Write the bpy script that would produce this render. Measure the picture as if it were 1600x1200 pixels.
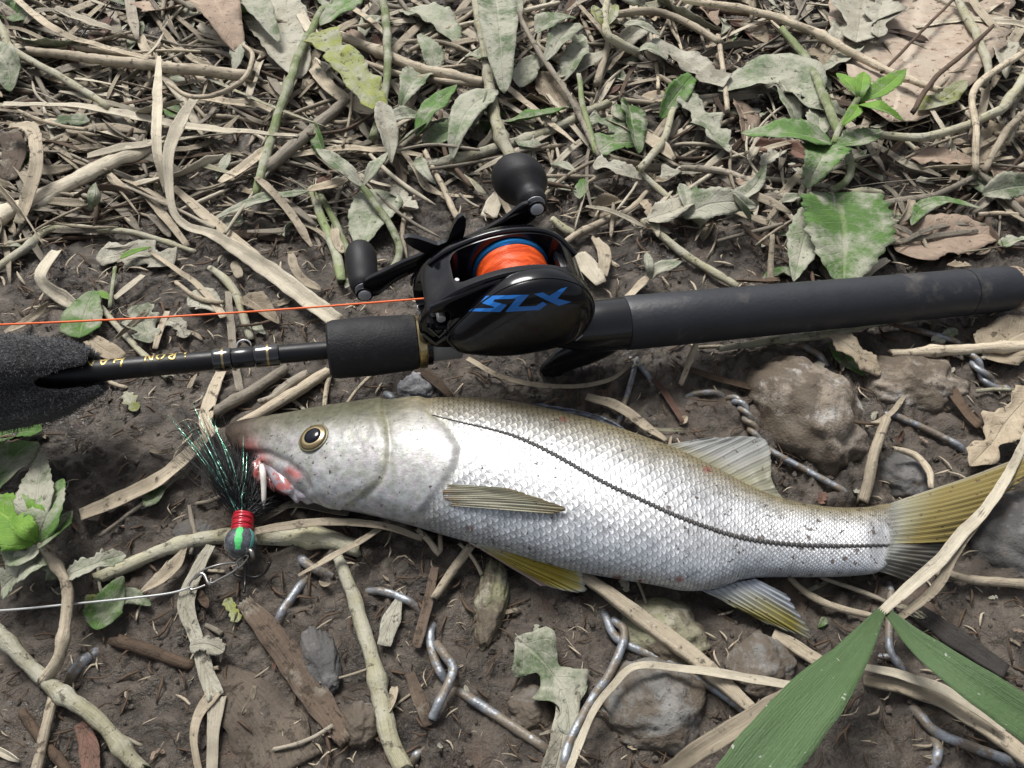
import bpy, bmesh, math, random
import numpy as np
from mathutils import Vector, Matrix
from mathutils.bvhtree import BVHTree
random.seed(7); RNG = np.random.RandomState(11)
SC = bpy.context.scene
for o in list(bpy.data.objects): bpy.data.objects.remove(o)
COL = SC.collection
# ------------------------------------------------------------------ camera
TILT = math.radians(40); FPX = 1250.0; DIST = 0.40
CT, ST = math.cos(TILT), math.sin(TILT)
CAM = np.array([0.0, -DIST*ST, DIST*CT])
FW, UP, RT = np.array([0, ST, -CT]), np.array([0, CT, ST]), np.array([1.0, 0, 0])
cd = bpy.data.cameras.new('camera'); cam = bpy.data.objects.new('camera', cd); COL.objects.link(cam)
cam.location = CAM; cam.rotation_euler = (TILT, 0, 0)
cd.sensor_width = 36; cd.lens = 36*FPX/1600; cd.clip_start = 0.01; cd.clip_end = 100
cd.dof.use_dof = False
SC.camera = cam
# ------------------------------------------------------------------ sky, sun, exposure
SUN_EL, SUN_AZ = math.radians(58), math.radians(-25)     # azimuth from +Y towards +X
w = bpy.data.worlds.new('World'); SC.world = w; w.use_nodes = True
nt = w.node_tree; nt.nodes.clear()
sky = nt.nodes.new('ShaderNodeTexSky'); sky.sky_type = 'NISHITA'; sky.sun_disc = False
sky.sun_elevation = SUN_EL; sky.sun_rotation = SUN_AZ; sky.dust_density = 4.0; sky.air_density = 1.0
hs = nt.nodes.new('ShaderNodeHueSaturation'); hs.inputs['Saturation'].default_value = 0.34
bg = nt.nodes.new('ShaderNodeBackground'); bg.inputs['Strength'].default_value = 0.065
wo = nt.nodes.new('ShaderNodeOutputWorld')
nt.links.new(sky.outputs[0], hs.inputs['Color']); nt.links.new(hs.outputs[0], bg.inputs['Color'])
nt.links.new(bg.outputs[0], wo.inputs['Surface'])
sl = bpy.data.lights.new('sun', 'SUN'); sl.energy = 2.0; sl.angle = math.radians(22); sl.color = (1, .98, .95)
so = bpy.data.objects.new('sun', sl); COL.objects.link(so)
sd = Vector((math.sin(SUN_AZ)*math.cos(SUN_EL), math.cos(SUN_AZ)*math.cos(SUN_EL), math.sin(SUN_EL)))
so.rotation_euler = (-sd).to_track_quat('-Z', 'Y').to_euler(); so.location = sd*3
SC.view_settings.view_transform = 'Standard'; SC.view_settings.look = 'None'
SC.view_settings.exposure = 0.92; SC.view_settings.gamma = 1.0; SC.view_settings.use_curve_mapping = False
SC.render.engine = 'CYCLES'; SC.cycles.use_denoising = True
try: SC.cycles.denoising_input_passes = 'RGB_ALBEDO_NORMAL'
except Exception: pass
SC.cycles.max_bounces = 6; SC.cycles.diffuse_bounces = 3; SC.cycles.glossy_bounces = 3
SC.cycles.transparent_max_bounces = 8; SC.cycles.caustics_reflective = False; SC.cycles.caustics_refractive = False

# ------------------------------------------------------------------ numeric helpers
def _hash(ix, iy, s):
    n = (ix*374761393 + iy*668265263 + s*1442695041) & 0xffffffff
    n = ((n ^ (n >> 13))*1274126177) & 0xffffffff
    return (n ^ (n >> 16)) & 0xffff
def perlin(x, y, s=0):
    x = np.asarray(x, float); y = np.asarray(y, float)
    x0 = np.floor(x).astype(np.int64); y0 = np.floor(y).astype(np.int64)
    fx, fy = x-x0, y-y0
    def g(dx, dy):
        a = _hash(x0+dx, y0+dy, s)*(2*math.pi/65536)
        return np.cos(a)*(fx-dx)+np.sin(a)*(fy-dy)
    u = fx*fx*fx*(fx*(fx*6-15)+10); v = fy*fy*fy*(fy*(fy*6-15)+10)
    a = g(0, 0)*(1-u)+g(1, 0)*u; b = g(0, 1)*(1-u)+g(1, 1)*u
    return (a*(1-v)+b*v)*1.4
def fbm(x, y, s=0, o=4):
    r = 0; a = 1.0; f = 1.0
    for i in range(o): r = r+a*perlin(x*f, y*f, s+i*17); a *= .5; f *= 2.03
    return r
def billow(x, y, s=0, o=3):
    r = 0; a = 1.0; f = 1.0
    for i in range(o): r = r+a*(np.abs(perlin(x*f, y*f, s+i*31))*2-.55); a *= .5; f *= 2.1
    return r
def sm(a, b, x): t = np.clip((x-a)/(b-a), 0, 1); return t*t*(3-2*t)
def base_h(x, y):
    return .0045*fbm(x*11, y*11, 3, 2)+.0022*billow(x*34+9, y*34, 8, 1)-.001
def full_h(x, y):
    wx, wy = x+.004*perlin(x*60, y*60, 91), y+.004*perlin(x*60, y*60, 92)
    k = .55+.9*np.clip(fbm(x*9, y*9, 40, 2)+.2, 0, 1)
    return base_h(x, y)+k*(.0030*billow(wx*70, wy*70, 21, 2)+.0013*billow(wx*240, wy*240, 22, 2))+.00035*perlin(x*900, y*900, 23)
def ray(px, py):
    d = FW+RT*((px-800)/FPX)+UP*((600-py)/FPX); return d
def P(px, py, z=0.0):
    d = ray(px, py); t = (z-CAM[2])/d[2]; return CAM+d*t
def G(px, py, lift=0.0):
    z = 0.0
    for _ in range(4):
        p = P(px, py, z); z = float(base_h(p[0], p[1]))+lift
    return P(px, py, z)
def proj(p):
    p = np.asarray(p, float)-CAM; z = p@FW
    return np.stack([800+FPX*(p@RT)/z, 600-FPX*(p@UP)/z], -1)
def mpp(p): return float((np.asarray(p)-CAM)@FW)/FPX          # metres per pixel at p
def cr(pts, n, closed=False):
    p = np.asarray(pts, float)
    if closed: q = np.vstack([p[-1:], p, p[:2]]); segs = len(p)
    else: q = np.vstack([2*p[0]-p[1], p, 2*p[-1]-p[-2]]); segs = len(p)-1
    m = max(4, int(60*n/segs/6)+6); out = []
    for i in range(segs):
        t = np.linspace(0, 1, m, endpoint=False)[:, None]
        a, b, c, d = q[i], q[i+1], q[i+2], q[i+3]
        out.append(.5*((2*b)+(c-a)*t+(2*a-5*b+4*c-d)*t*t+(3*b-a-3*c+d)*t**3))
    out.append((p[:1] if closed else p[-1:])); out = np.vstack(out)
    L = np.r_[0, np.cumsum(np.linalg.norm(np.diff(out[:, :3], axis=0), axis=1))]
    s = np.linspace(0, L[-1], n, endpoint=not closed)
    return np.stack([np.interp(s, L, out[:, k]) for k in range(out.shape[1])], 1)
def nrmz(v): return v/np.maximum(np.linalg.norm(v, axis=-1, keepdims=True), 1e-12)

# ------------------------------------------------------------------ mesh helpers
def tag(o, label=None, cat=None, group=None, kind=None):
    if label: o['label'] = label
    if cat: o['category'] = cat
    if group: o['group'] = group
    if kind: o['kind'] = kind
    return o
def empty(name, loc, label, cat, group=None):
    o = bpy.data.objects.new(name, None); COL.objects.link(o); o.location = Vector(loc); o.empty_display_size = .01
    bpy.context.view_layer.update()
    return tag(o, label, cat, group)
def mk(name, V, F, mat, parent=None, uv=None, col=None, col2=None, smooth=True, sharp=None, center=True):
    V = np.asarray(V, float)
    if parent is not None:
        off = np.zeros(3); q_ = parent
        while q_ is not None: off = off+np.array(q_.location); q_ = q_.parent
    elif center: off = np.array([(V[:, 0].min()+V[:, 0].max())/2, (V[:, 1].min()+V[:, 1].max())/2, V[:, 2].min()])
    else: off = np.zeros(3)
    me = bpy.data.meshes.new(name)
    me.from_pydata((V-off).tolist(), [], [tuple(int(i) for i in f) for f in F] if not isinstance(F, np.ndarray) else F.tolist())
    n = len(me.loops); li = np.empty(n, np.int32); me.loops.foreach_get('vertex_index', li)
    if uv is not None:
        l = me.uv_layers.new(name='UVMap'); l.data.foreach_set('uv', np.asarray(uv, np.float32)[li].ravel())
    for nm, c in (('Col', col), ('Mask', col2)):
        if c is not None:
            c = np.asarray(c, np.float32)
            if c.shape[1] == 3: c = np.c_[c, np.ones(len(c), np.float32)]
            a = me.color_attributes.new(nm, 'FLOAT_COLOR', 'POINT'); a.data.foreach_set('color', c.astype(np.float32).ravel())
    me.materials.append(mat)
    if smooth: me.polygons.foreach_set('use_smooth', np.ones(len(me.polygons), bool))
    if sharp: me.set_sharp_from_angle(angle=math.radians(sharp))
    me.update()
    o = bpy.data.objects.new(name, me); COL.objects.link(o)
    if parent is not None: o.parent = parent
    else: o.location = off
    return o
def gridfaces(m, k, wrap=True):
    i = np.arange(m-1)[:, None]; j = np.arange(k if wrap else k-1)[None, :]
    a = i*k+j; b = i*k+(j+1) % k
    return np.stack([a, b, b+k, a+k], -1).reshape(-1, 4)
def loft(rings, caps=True):
    rings = np.asarray(rings); m, k = rings.shape[:2]
    F = [tuple(f) for f in gridfaces(m, k)]
    if caps: F.append(tuple(range(k))[::-1]); F.append(tuple(range((m-1)*k, m*k)))
    return rings.reshape(-1, 3), F
def frames(Pt, up=(0, 0, 1)):
    T = nrmz(np.gradient(Pt, axis=0)); S = np.empty_like(T)
    s = np.cross(T[0], up)
    if np.linalg.norm(s) < .15: s = np.cross(T[0], (0, 1, 0.2))
    s = s/np.linalg.norm(s)
    for i in range(len(T)):
        s = s-T[i]*(s@T[i]); s = s/max(np.linalg.norm(s), 1e-9); S[i] = s
    return T, S, nrmz(np.cross(S, T))
def arclen(Pt): return np.r_[0, np.cumsum(np.linalg.norm(np.diff(Pt, axis=0), axis=1))]
def tube(Pt, R, k=8, jit=0.0, flat=1.0, seed=0, up=(0, 0, 1)):
    Pt = np.asarray(Pt, float); m = len(Pt); R = np.broadcast_to(np.asarray(R, float), (m,))
    T, S, N = frames(Pt, up); a = np.linspace(0, 2*math.pi, k, endpoint=False)
    L = arclen(Pt)
    j = 1+jit*(perlin(L[:, None]*160+seed*3.1, np.cos(a)[None]*1.3+np.sin(a)[None]*2.1+seed, seed % 97)) if jit else np.ones((m, k))
    rings = Pt[:, None]+(S[:, None]*np.cos(a)[None, :, None]+N[:, None]*(np.sin(a)*flat)[None, :, None])*(R[:, None]*j)[..., None]
    V, F = loft(rings)
    uv = np.stack(np.broadcast_arrays((np.arange(k)/k)[None], L[:, None]), -1).reshape(-1, 2)
    return V, F, uv
def strip(Pt, wl, wr, n=5, fold=0.0, roll=0.0, wave=0.0, ridge=0.0, thick=.0003, seed=0, up=(0, 0, 1), curl=0.0):
    Pt = np.asarray(Pt, float); m = len(Pt)
    wl = np.broadcast_to(np.asarray(wl, float), (m,)); wr = np.broadcast_to(np.asarray(wr, float), (m,))
    roll = np.broadcast_to(np.asarray(roll, float), (m,))
    T, S, N = frames(Pt, up)
    c, s_ = np.cos(roll)[:, None], np.sin(roll)[:, None]
    S, N = S*c+N*s_, N*c-S*s_
    s = np.linspace(-1, 1, n); L = arclen(Pt)
    wd = np.where(s[None] < 0, wl[:, None], wr[:, None])
    off = fold*np.abs(s)[None]*wd+curl*(s**2)[None]*wd
    if wave: off = off+wave*perlin(L[:, None]*90+seed*1.7, s[None]*1.6+seed*.37, seed % 89)*np.minimum(wd*60, 1.0)*(0.35+.65*np.abs(s)[None])
    if ridge: off = off+ridge*np.cos(s*math.pi*(n-1)/2)[None]
    top = Pt[:, None]+S[:, None]*(s[None]*wd)[..., None]+N[:, None]*off[..., None]
    bot = top-N[:, None]*thick
    V, F = loft(np.concatenate([top, bot[:, ::-1]], 1))
    u = np.r_[s, s[::-1]]*.5+.5
    uv = np.stack(np.broadcast_arrays(u[None], L[:, None]), -1).reshape(-1, 2)
    return V, F, uv
def join(parts):
    Vs, Fs, Us, b = [], [], [], 0
    for V, F, uv in parts:
        Vs.append(V); Fs += [tuple(int(i)+b for i in f) for f in F]; Us.append(uv); b += len(V)
    return np.vstack(Vs), Fs, np.vstack(Us)
def ico(sub=3):
    bm = bmesh.new(); bmesh.ops.create_icosphere(bm, subdivisions=sub, radius=1)
    V = np.array([v.co[:] for v in bm.verts]); F = [tuple(v.index for v in f.verts) for f in bm.faces]; bm.free(); return V, F
def revolve(prof, k=32, axis_o=np.zeros(3), ax=None, sx=None, sy=None):
    """prof: (height along ax, radius)"""
    a = np.linspace(0, 2*math.pi, k, endpoint=False); prof = np.asarray(prof, float)
    rings = axis_o+prof[:, 0][:, None, None]*ax+(np.cos(a)[None, :, None]*sx+np.sin(a)[None, :, None]*sy)*np.maximum(prof[:, 1], 1e-5)[:, None, None]
    V, F = loft(rings); uv = np.stack(np.broadcast_arrays((np.arange(k)/k)[None], prof[:, 0][:, None]), -1).reshape(-1, 2)
    return V, F, uv

# ------------------------------------------------------------------ material helpers
def nd(nt, t, ins=None, **at):
    n = nt.nodes.new(t)
    for k, v in at.items(): setattr(n, k, v)
    for k, v in (ins or {}).items():
        if isinstance(v, bpy.types.NodeSocket): nt.links.new(v, n.inputs[k])
        else: n.inputs[k].default_value = v
    return n
def c4(c): return (c[0], c[1], c[2], 1.0)
def mat(name, rough=.6, color=(.5, .5, .5), metal=0.0, spec=.5, coat=0.0):
    m = bpy.data.materials.new(name); m.use_nodes = True; nt = m.node_tree
    b = nt.nodes['Principled BSDF']
    b.inputs['Base Color'].default_value = c4(color); b.inputs['Roughness'].default_value = rough
    b.inputs['Metallic'].default_value = metal; b.inputs['Specular IOR Level'].default_value = spec
    b.inputs['Coat Weight'].default_value = coat; b.inputs['Coat Roughness'].default_value = .08
    return m, nt, b
def mixc(nt, f, a, b, bl='MIX'):
    n = nt.nodes.new('ShaderNodeMix'); n.data_type = 'RGBA'; n.blend_type = bl
    for i, v in ((0, f), (6, a), (7, b)):
        if isinstance(v, bpy.types.NodeSocket): nt.links.new(v, n.inputs[i])
        else: n.inputs[i].default_value = v if i == 0 else c4(v)
    return n.outputs[2]
def mth(nt, op, a, b=0.0, c=None):
    n = nt.nodes.new('ShaderNodeMath'); n.operation = op
    for i, v in enumerate((a, b) if c is None else (a, b, c)):
        if isinstance(v, bpy.types.NodeSocket): nt.links.new(v, n.inputs[i])
        else: n.inputs[i].default_value = v
    return n.outputs[0]
def mapr(nt, v, a, b, c=0.0, d=1.0):
    n = nd(nt, 'ShaderNodeMapRange', {'Value': v, 'From Min': a, 'From Max': b, 'To Min': c, 'To Max': d}); n.clamp = True; return n.outputs[0]
def noise(nt, vec, scale, detail=4, rough=.55, dist=0.0):
    n = nd(nt, 'ShaderNodeTexNoise', {'Vector': vec, 'Scale': scale, 'Detail': detail, 'Roughness': rough, 'Distortion': dist}); return n.outputs['Fac']
def bump(nt, b, h, dist, strength=1.0):
    n = nd(nt, 'ShaderNodeBump', {'Height': h, 'Distance': dist, 'Strength': strength}); nt.links.new(n.outputs[0], b.inputs['Normal']); return n
def coords(nt):
    """object coordinates shifted by a per-object random amount, and the plain uv"""
    tc = nt.nodes.new('ShaderNodeTexCoord'); oi = nt.nodes.new('ShaderNodeObjectInfo')
    v = nd(nt, 'ShaderNodeVectorMath', {0: tc.outputs['Object'], 1: oi.outputs['Random']}, operation='ADD').outputs[0]
    return tc, v, oi.outputs['Random']
def vscale(nt, v, s): return nd(nt, 'ShaderNodeVectorMath', {0: v, 1: s}, operation='MULTIPLY').outputs[0]

MUDC = (.065, .050, .037); SILT = (.44, .425, .345)
def plant_mat(name, c1, c2, dirt=.35, dirtc=MUDC, silt=.0, streak=True, rough=.72, transl=0.0, veins=None, spots=None, var=.35, grass=False):
    m, nt, b = mat(name, rough, spec=.3)
    tc, v, rnd = coords(nt)
    if streak:
        uvv = vscale(nt, nd(nt, 'ShaderNodeVectorMath', {0: tc.outputs['UV'], 1: rnd}, operation='ADD').outputs[0], (26, 55, 1))
        st = noise(nt, uvv, 1.0, 6, .75); fib = mapr(nt, noise(nt, vscale(nt, uvv, (2.6, .7, 1)), 1.0, 4, .7), .58, .68, 0, .75); ptc = mapr(nt, noise(nt, v, 34, 4, .6), .48, .66, 0, .6)
    else: st = noise(nt, v, 110, 4, .6)
    c = mixc(nt, mapr(nt, st, .32, .68), c1, c2)
    if streak and not grass:
        c = mixc(nt, ptc, c, tuple(.5*x for x in c2)); c = mixc(nt, fib, c, tuple(.34*x for x in c2))
    lum = mapr(nt, rnd, 0, 1, 1-var, 1+var*.6)
    c = nd(nt, 'ShaderNodeVectorMath', {0: c, 1: lum}, operation='MULTIPLY').outputs[0]
    h = st
    if veins:
        sep = nd(nt, 'ShaderNodeSeparateXYZ', {0: tc.outputs['UV']}); u, w_ = sep.outputs[0], sep.outputs[1]
        au = mth(nt, 'ABSOLUTE', mth(nt, 'SUBTRACT', u, .5))
        mid = mapr(nt, au, .012, .045, 1, 0)
        sv = mth(nt, 'FRACT', mth(nt, 'MULTIPLY', mth(nt, 'SUBTRACT', w_, mth(nt, 'MULTIPLY', au, .022)), 170))
        sv = mapr(nt, mth(nt, 'ABSOLUTE', mth(nt, 'SUBTRACT', sv, .5)), .0, .10, 1, 0)
        vv = mth(nt, 'MAXIMUM', mid, mth(nt, 'MULTIPLY', sv, .45))
        c = mixc(nt, mth(nt, 'MULTIPLY', vv, .6), c, veins)
        h = mth(nt, 'ADD', mth(nt, 'MULTIPLY', st, .5), mth(nt, 'MULTIPLY', vv, -.5))
    if spots:
        sp = mapr(nt, noise(nt, v, 190, 3, .6), .60, .66)
        c = mixc(nt, mth(nt, 'MULTIPLY', sp, .85), c, spots)
    if silt:
        s1 = mapr(nt, noise(nt, v, 55, 6, .7), .62-silt*.42, .80-silt*.42)
        c = mixc(nt, mth(nt, 'MULTIPLY', s1, .80), c, SILT)
    d = mapr(nt, noise(nt, v, 190, 8, .78), .69-dirt*.3, .74-dirt*.26)
    c = mixc(nt, mth(nt, 'MULTIPLY', d, .8), c, dirtc)
    nt.links.new(c, b.inputs['Base Color'])
    hh = mth(nt, 'ADD', h, mth(nt, 'MULTIPLY', noise(nt, v, 700, 3, .6), .7))
    bump(nt, b, mth(nt, 'SUBTRACT', hh, mth(nt, 'MULTIPLY', d, .5)), .0009, .75)
    if grass:
        sx_ = nd(nt, 'ShaderNodeSeparateXYZ', {0: tc.outputs['UV']}); pv = mth(nt, 'ABSOLUTE', mth(nt, 'SUBTRACT', mth(nt, 'FRACT', mth(nt, 'MULTIPLY', sx_.outputs[0], 22.0)), .5))
        c = mixc(nt, mapr(nt, pv, .25, .5, 0, .35), c, (.20, .30, .13))
        c = mixc(nt, mapr(nt, noise(nt, v, 330, 2, .5), .70, .74, 0, .8), c, (.50, .55, .45)); nt.links.new(c, b.inputs['Base Color'])
    if transl:
        tr = nd(nt, 'ShaderNodeBsdfTranslucent', {'Color': c})
        ms = nd(nt, 'ShaderNodeMixShader', {0: transl, 1: b.outputs[0], 2: tr.outputs[0]})
        nt.links.new(ms.outputs[0], nt.nodes['Material Output'].inputs[0])
    return m
MT = {}
MT['straw'] = plant_mat('dry_straw', (.63, .55, .42), (.36, .295, .205), .40)
MT['pale'] = plant_mat('pale_reed', (.72, .66, .53), (.50, .435, .32), .28)
MT['grey'] = plant_mat('grey_stem', (.42, .375, .30), (.25, .215, .165), .40)
MT['brown'] = plant_mat('brown_bark', (.17, .115, .075), (.095, .065, .045), .40)
MT['wood'] = plant_mat('old_wood', (.19, .14, .10), (.085, .062, .046), .48, silt=.12)
MT['slab'] = plant_mat('muddy_bark', (.13, .105, .08), (.085, .066, .05), .50)
MT['paleleaf'] = plant_mat('pale_dead_leaf', (.52, .43, .34), (.37, .28, .205), .36, streak=False, veins=(.56, .48, .38), spots=(.30, .19, .12), silt=.25)
MT['darkwood'] = plant_mat('dark_wood', (.10, .09, .08), (.05, .044, .04), .35)
MT['gstem'] = plant_mat('green_stem', (.29, .285, .16), (.47, .43, .32), .42, silt=.42)
MT['vgreen'] = plant_mat('fresh_stem', (.15, .205, .075), (.25, .28, .14), .32, silt=.42)
MT['dusty'] = plant_mat('silted_leaf', (.135, .185, .09), (.09, .135, .065), .34, silt=.62, streak=False, veins=(.25, .28, .18), transl=.08)
MT['green'] = plant_mat('green_leaf', (.10, .20, .045), (.075, .15, .04), .26, silt=.40, streak=False, veins=(.24, .30, .14), transl=.15)
MT['fresh'] = plant_mat('fresh_leaf', (.20, .36, .06), (.13, .27, .045), .14, silt=.20, streak=False, veins=(.34, .50, .12), transl=.22, var=.1)
MT['yellow'] = plant_mat('yellowing_leaf', (.29, .31, .08), (.19, .23, .07), .38, silt=.48, streak=False, veins=(.36, .38, .15), transl=.15, spots=(.05, .04, .03))
MT['dry'] = plant_mat('dry_leaf', (.40, .335, .24), (.27, .215, .15), .36, streak=False, veins=(.42, .36, .26), transl=.05)
MT['greyleaf'] = plant_mat('grey_dead_leaf', (.30, .28, .22), (.22, .20, .15), .38, silt=.5, streak=False, veins=(.34, .31, .24))
MT['pinkleaf'] = plant_mat('brown_dead_leaf', (.37, .285, .215), (.26, .19, .14), .36, streak=False, veins=(.45, .34, .25), transl=.05)
MT['redleaf'] = plant_mat('dark_dead_leaf', (.16, .085, .06), (.10, .06, .045), .36, streak=False, veins=(.18, .11, .08))
MT['grass'] = plant_mat('grass_blade', (.115, .185, .085), (.08, .14, .055), .05, streak=True, rough=.45, transl=.18, grass=True, var=.05)
# ------------------------------------------------------------------ ground: one sheet of wet mud
m, nt, b = mat('mud', .6, spec=.5)
tc = nt.nodes.new('ShaderNodeTexCoord'); v = tc.outputs['Object']
n1 = noise(nt, v, 14, 5, .6); n2 = noise(nt, v, 70, 6, .65, .6); n3 = noise(nt, v, 420, 5, .7)
c = mixc(nt, mapr(nt, n1, .35, .65), (.035, .027, .021), (.088, .071, .055))
c = mixc(nt, mapr(nt, n2, .45, .66), c, (.135, .112, .089))
c = mixc(nt, mapr(nt, n2, .46, .30), c, (.024, .018, .014))
c = mixc(nt, mapr(nt, n3, .60, .72, 0, .65), c, (.20, .165, .13))
c = mixc(nt, mapr(nt, n3, .38, .28, 0, .8), c, (.022, .017, .014))
c = mixc(nt, mapr(nt, noise(nt, v, 33, 3), .60, .72, 0, .45), c, (.12, .07, .045))
nt.links.new(c, b.inputs['Base Color'])
rg = mapr(nt, noise(nt, v, 26, 4), .40, .62, .22, .68); nt.links.new(rg, b.inputs['Roughness'])
hh = mth(nt, 'ADD', mth(nt, 'MULTIPLY', n2, 1.4), mth(nt, 'MULTIPLY', n3, .8))
hh = mth(nt, 'ADD', hh, mth(nt, 'MULTIPLY', noise(nt, v, 1500, 3, .6), .25))
bump(nt, b, hh, .0018, 1.0)
MT['mud'] = m
def axis(lo, hi, step, far):
    f = np.arange(lo, hi+step, step); g = []; d = step*1.5; x = hi
    while x < far: x += d; d *= 1.32; g.append(x)
    g = np.array(g); l = []; d = step*1.5; x = lo
    while x > -far: x -= d; d *= 1.32; l.append(x)
    return np.r_[np.array(l)[::-1], f, g]
gx, gy = axis(-.52, .52, .0016, 6), axis(-.30, .58, .0016, 6)
X, Y = np.meshgrid(gx, gy); Z = full_h(X, Y)
V = np.stack([X, Y, Z], -1).reshape(-1, 3)
tag(mk('ground', V, gridfaces(len(gy), len(gx), False), MT['mud'], center=False), kind='structure')

# ------------------------------------------------------------------ stones half sunk in the mud
def stone_mat(name, c1, c2, c3, sp=(.05, .05, .055), mud=.5):
    m, nt, b = mat(name, .75, spec=.35); tc, v, r = coords(nt)
    c = mixc(nt, mapr(nt, noise(nt, v, 45, 5, .6), .35, .65), c1, c2)
    c = mixc(nt, mapr(nt, noise(nt, v, 85, 4, .6), .52, .62, 0, .8), c, c3)
    c = mixc(nt, mapr(nt, noise(nt, v, 520, 3, .6), .60, .68, 0, .8), c, sp)
    c = mixc(nt, mapr(nt, noise(nt, v, 40, 6, .7, .4), .58-mud*.25, .68-mud*.25, 0, .92), c, (.10, .078, .056))
    nt.links.new(c, b.inputs['Base Color'])
    bump(nt, b, mth(nt, 'ADD', noise(nt, v, 160, 5, .65), mth(nt, 'MULTIPLY', noise(nt, v, 900, 3), .4)), .0014, .8); return m
MT['stone_tan'] = stone_mat('tan_stone', (.22, .18, .135), (.29, .25, .205), (.42, .40, .37), mud=.75)
MT['stone_grey'] = stone_mat('grey_stone', (.13, .125, .115), (.20, .195, .18), (.22, .21, .195), mud=.6)
MT['stone_moss'] = stone_mat('mossy_stone', (.26, .245, .17), (.20, .20, .11), (.34, .32, .25), mud=.6)
MT['stone_dark'] = stone_mat('dark_stone', (.07, .068, .066), (.11, .105, .10), (.16, .155, .15), mud=.2)
MT['stone_speck'] = stone_mat('speckled_stone', (.26, .26, .27), (.36, .36, .37), (.10, .10, .11), mud=.1)
def stone(label, px, py, wpx, hpx, mt, hz, rot=0, seed=0, sink=.35):
    c = G(px, py); s = mpp(c); ax, ay = wpx*s/2, hpx*s/2/.78
    V, F = ico(5); r = 1+.16*np.array(fbm(V[:, 0]*1.3+seed, V[:, 1]*1.3+V[:, 2]*.9+seed*2, seed, 3))+.05*np.array(fbm(V[:, 0]*5+seed, V[:, 1]*5+V[:, 2]*4, seed+5, 3))
    V = V*r[:, None]; V = V*[ax, ay, hz]
    cr_, sr = math.cos(rot), math.sin(rot); V = np.c_[V[:, 0]*cr_-V[:, 1]*sr, V[:, 0]*sr+V[:, 1]*cr_, V[:, 2]]
    tag(mk('stone', V+c+[0, 0, hz*(1-2*sink)-hz*.55], F, MT[mt]), label, 'stone', 'stones sunk in the mud')
stone('large rounded tan stone bulging from the mud below the rod grip', 1258, 640, 165, 175, 'stone_tan', .026, .3, 1)
stone('muddy tan stone between the wire strands below the rod butt', 1425, 598, 165, 100, 'stone_tan', .015, 0, 2)
stone('dark grey boulder beside the fish tail', 1606, 850, 175, 150, 'stone_dark', .017, .2, 3, .3)
stone('flat grey stone in the angle of the wire and thin dry blade', 1022, 1098, 165, 120, 'stone_grey', .012, .2, 4)
stone('pale mossy stone lying under the long tan stalk below the belly', 1035, 990, 150, 100, 'stone_moss', .010, -.5, 5)
stone('elongated mossy stone under the yellow pelvic fin', 768, 940, 52, 120, 'stone_moss', .009, -.1, 6)
stone('small speckled grey stone between reel and fish back', 652, 606, 62, 48, 'stone_speck', .008, .1, 7)
stone('small muddy stone beside the brown wood splinter', 565, 1130, 60, 60, 'stone_grey', .007, .2, 8)
stone('dark wet stone next to the sprawling green-grey stick', 500, 1030, 60, 90, 'stone_dark', .006, .4, 9)
stone('round muddy stone beside the torn grey leaf', 830, 1110, 75, 60, 'stone_grey', .008, .4, 10)
stone('low grey stone sunk beneath the anal fin', 1190, 1040, 110, 80, 'stone_grey', .009, .3, 11)
stone('dark pebble beside the jig ball', 300, 838, 70, 48, 'stone_dark', .006, .5, 12)
stone('dark stone under the arched root', 1418, 745, 85, 80, 'stone_dark', .010, .5, 13)

# ------------------------------------------------------------------ galvanised wire mesh, partly buried
m, nt, b = mat('galvanised_wire', .42, (.42, .44, .47), .55)
tc, v, r = coords(nt)
c = mixc(nt, mapr(nt, noise(nt, v, 260, 4, .6), .4, .65), (.33, .355, .39), (.22, .235, .25))
c = mixc(nt, mapr(nt, noise(nt, v, 95, 6, .7), .47, .53), c, (.17, .14, .105))
nt.links.new(c, b.inputs['Base Color']); nt.links.new(mapr(nt, noise(nt, v, 95, 6, .7), .47, .53, .5, 0), b.inputs['Metallic'])
bump(nt, b, noise(nt, v, 500, 5, .6), .0008, .6); MT['wire'] = m
wm = empty('wire_mesh', G(1000, 900), 'galvanised steel wire mesh with twisted strands half buried in mud', 'wire mesh')
def wire(pts, r=7.5, lift=.0015, twist=0):
    n = max(8, int(len(pts)*9)); q = cr(np.array([G(p[0], p[1], lift+(p[2]/1000 if len(p) > 2 else 0)) for p in pts]), n)
    R = r*mpp(q[n//2])*.84
    L = arclen(q); e = np.minimum(1, np.minimum(L, L[-1]-L)/.006)
    q[:, 2] -= (1-e)*.004
    if not twist: V, F, uv = tube(q, R, 10, .10, seed=int(pts[0][0])); mk('strand', V, F, MT['wire'], wm, uv); return
    T, S, N = frames(q)
    for ph in (0, math.pi):
        a = L/L[-1]*2*math.pi*twist+ph
        V, F, uv = tube(q+(S*np.cos(a)[:, None]+N*np.sin(a)[:, None])*R*.95, R*.95, 10, .08, seed=int(ph)); mk('strand', V, F, MT['wire'], wm, uv)
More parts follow.
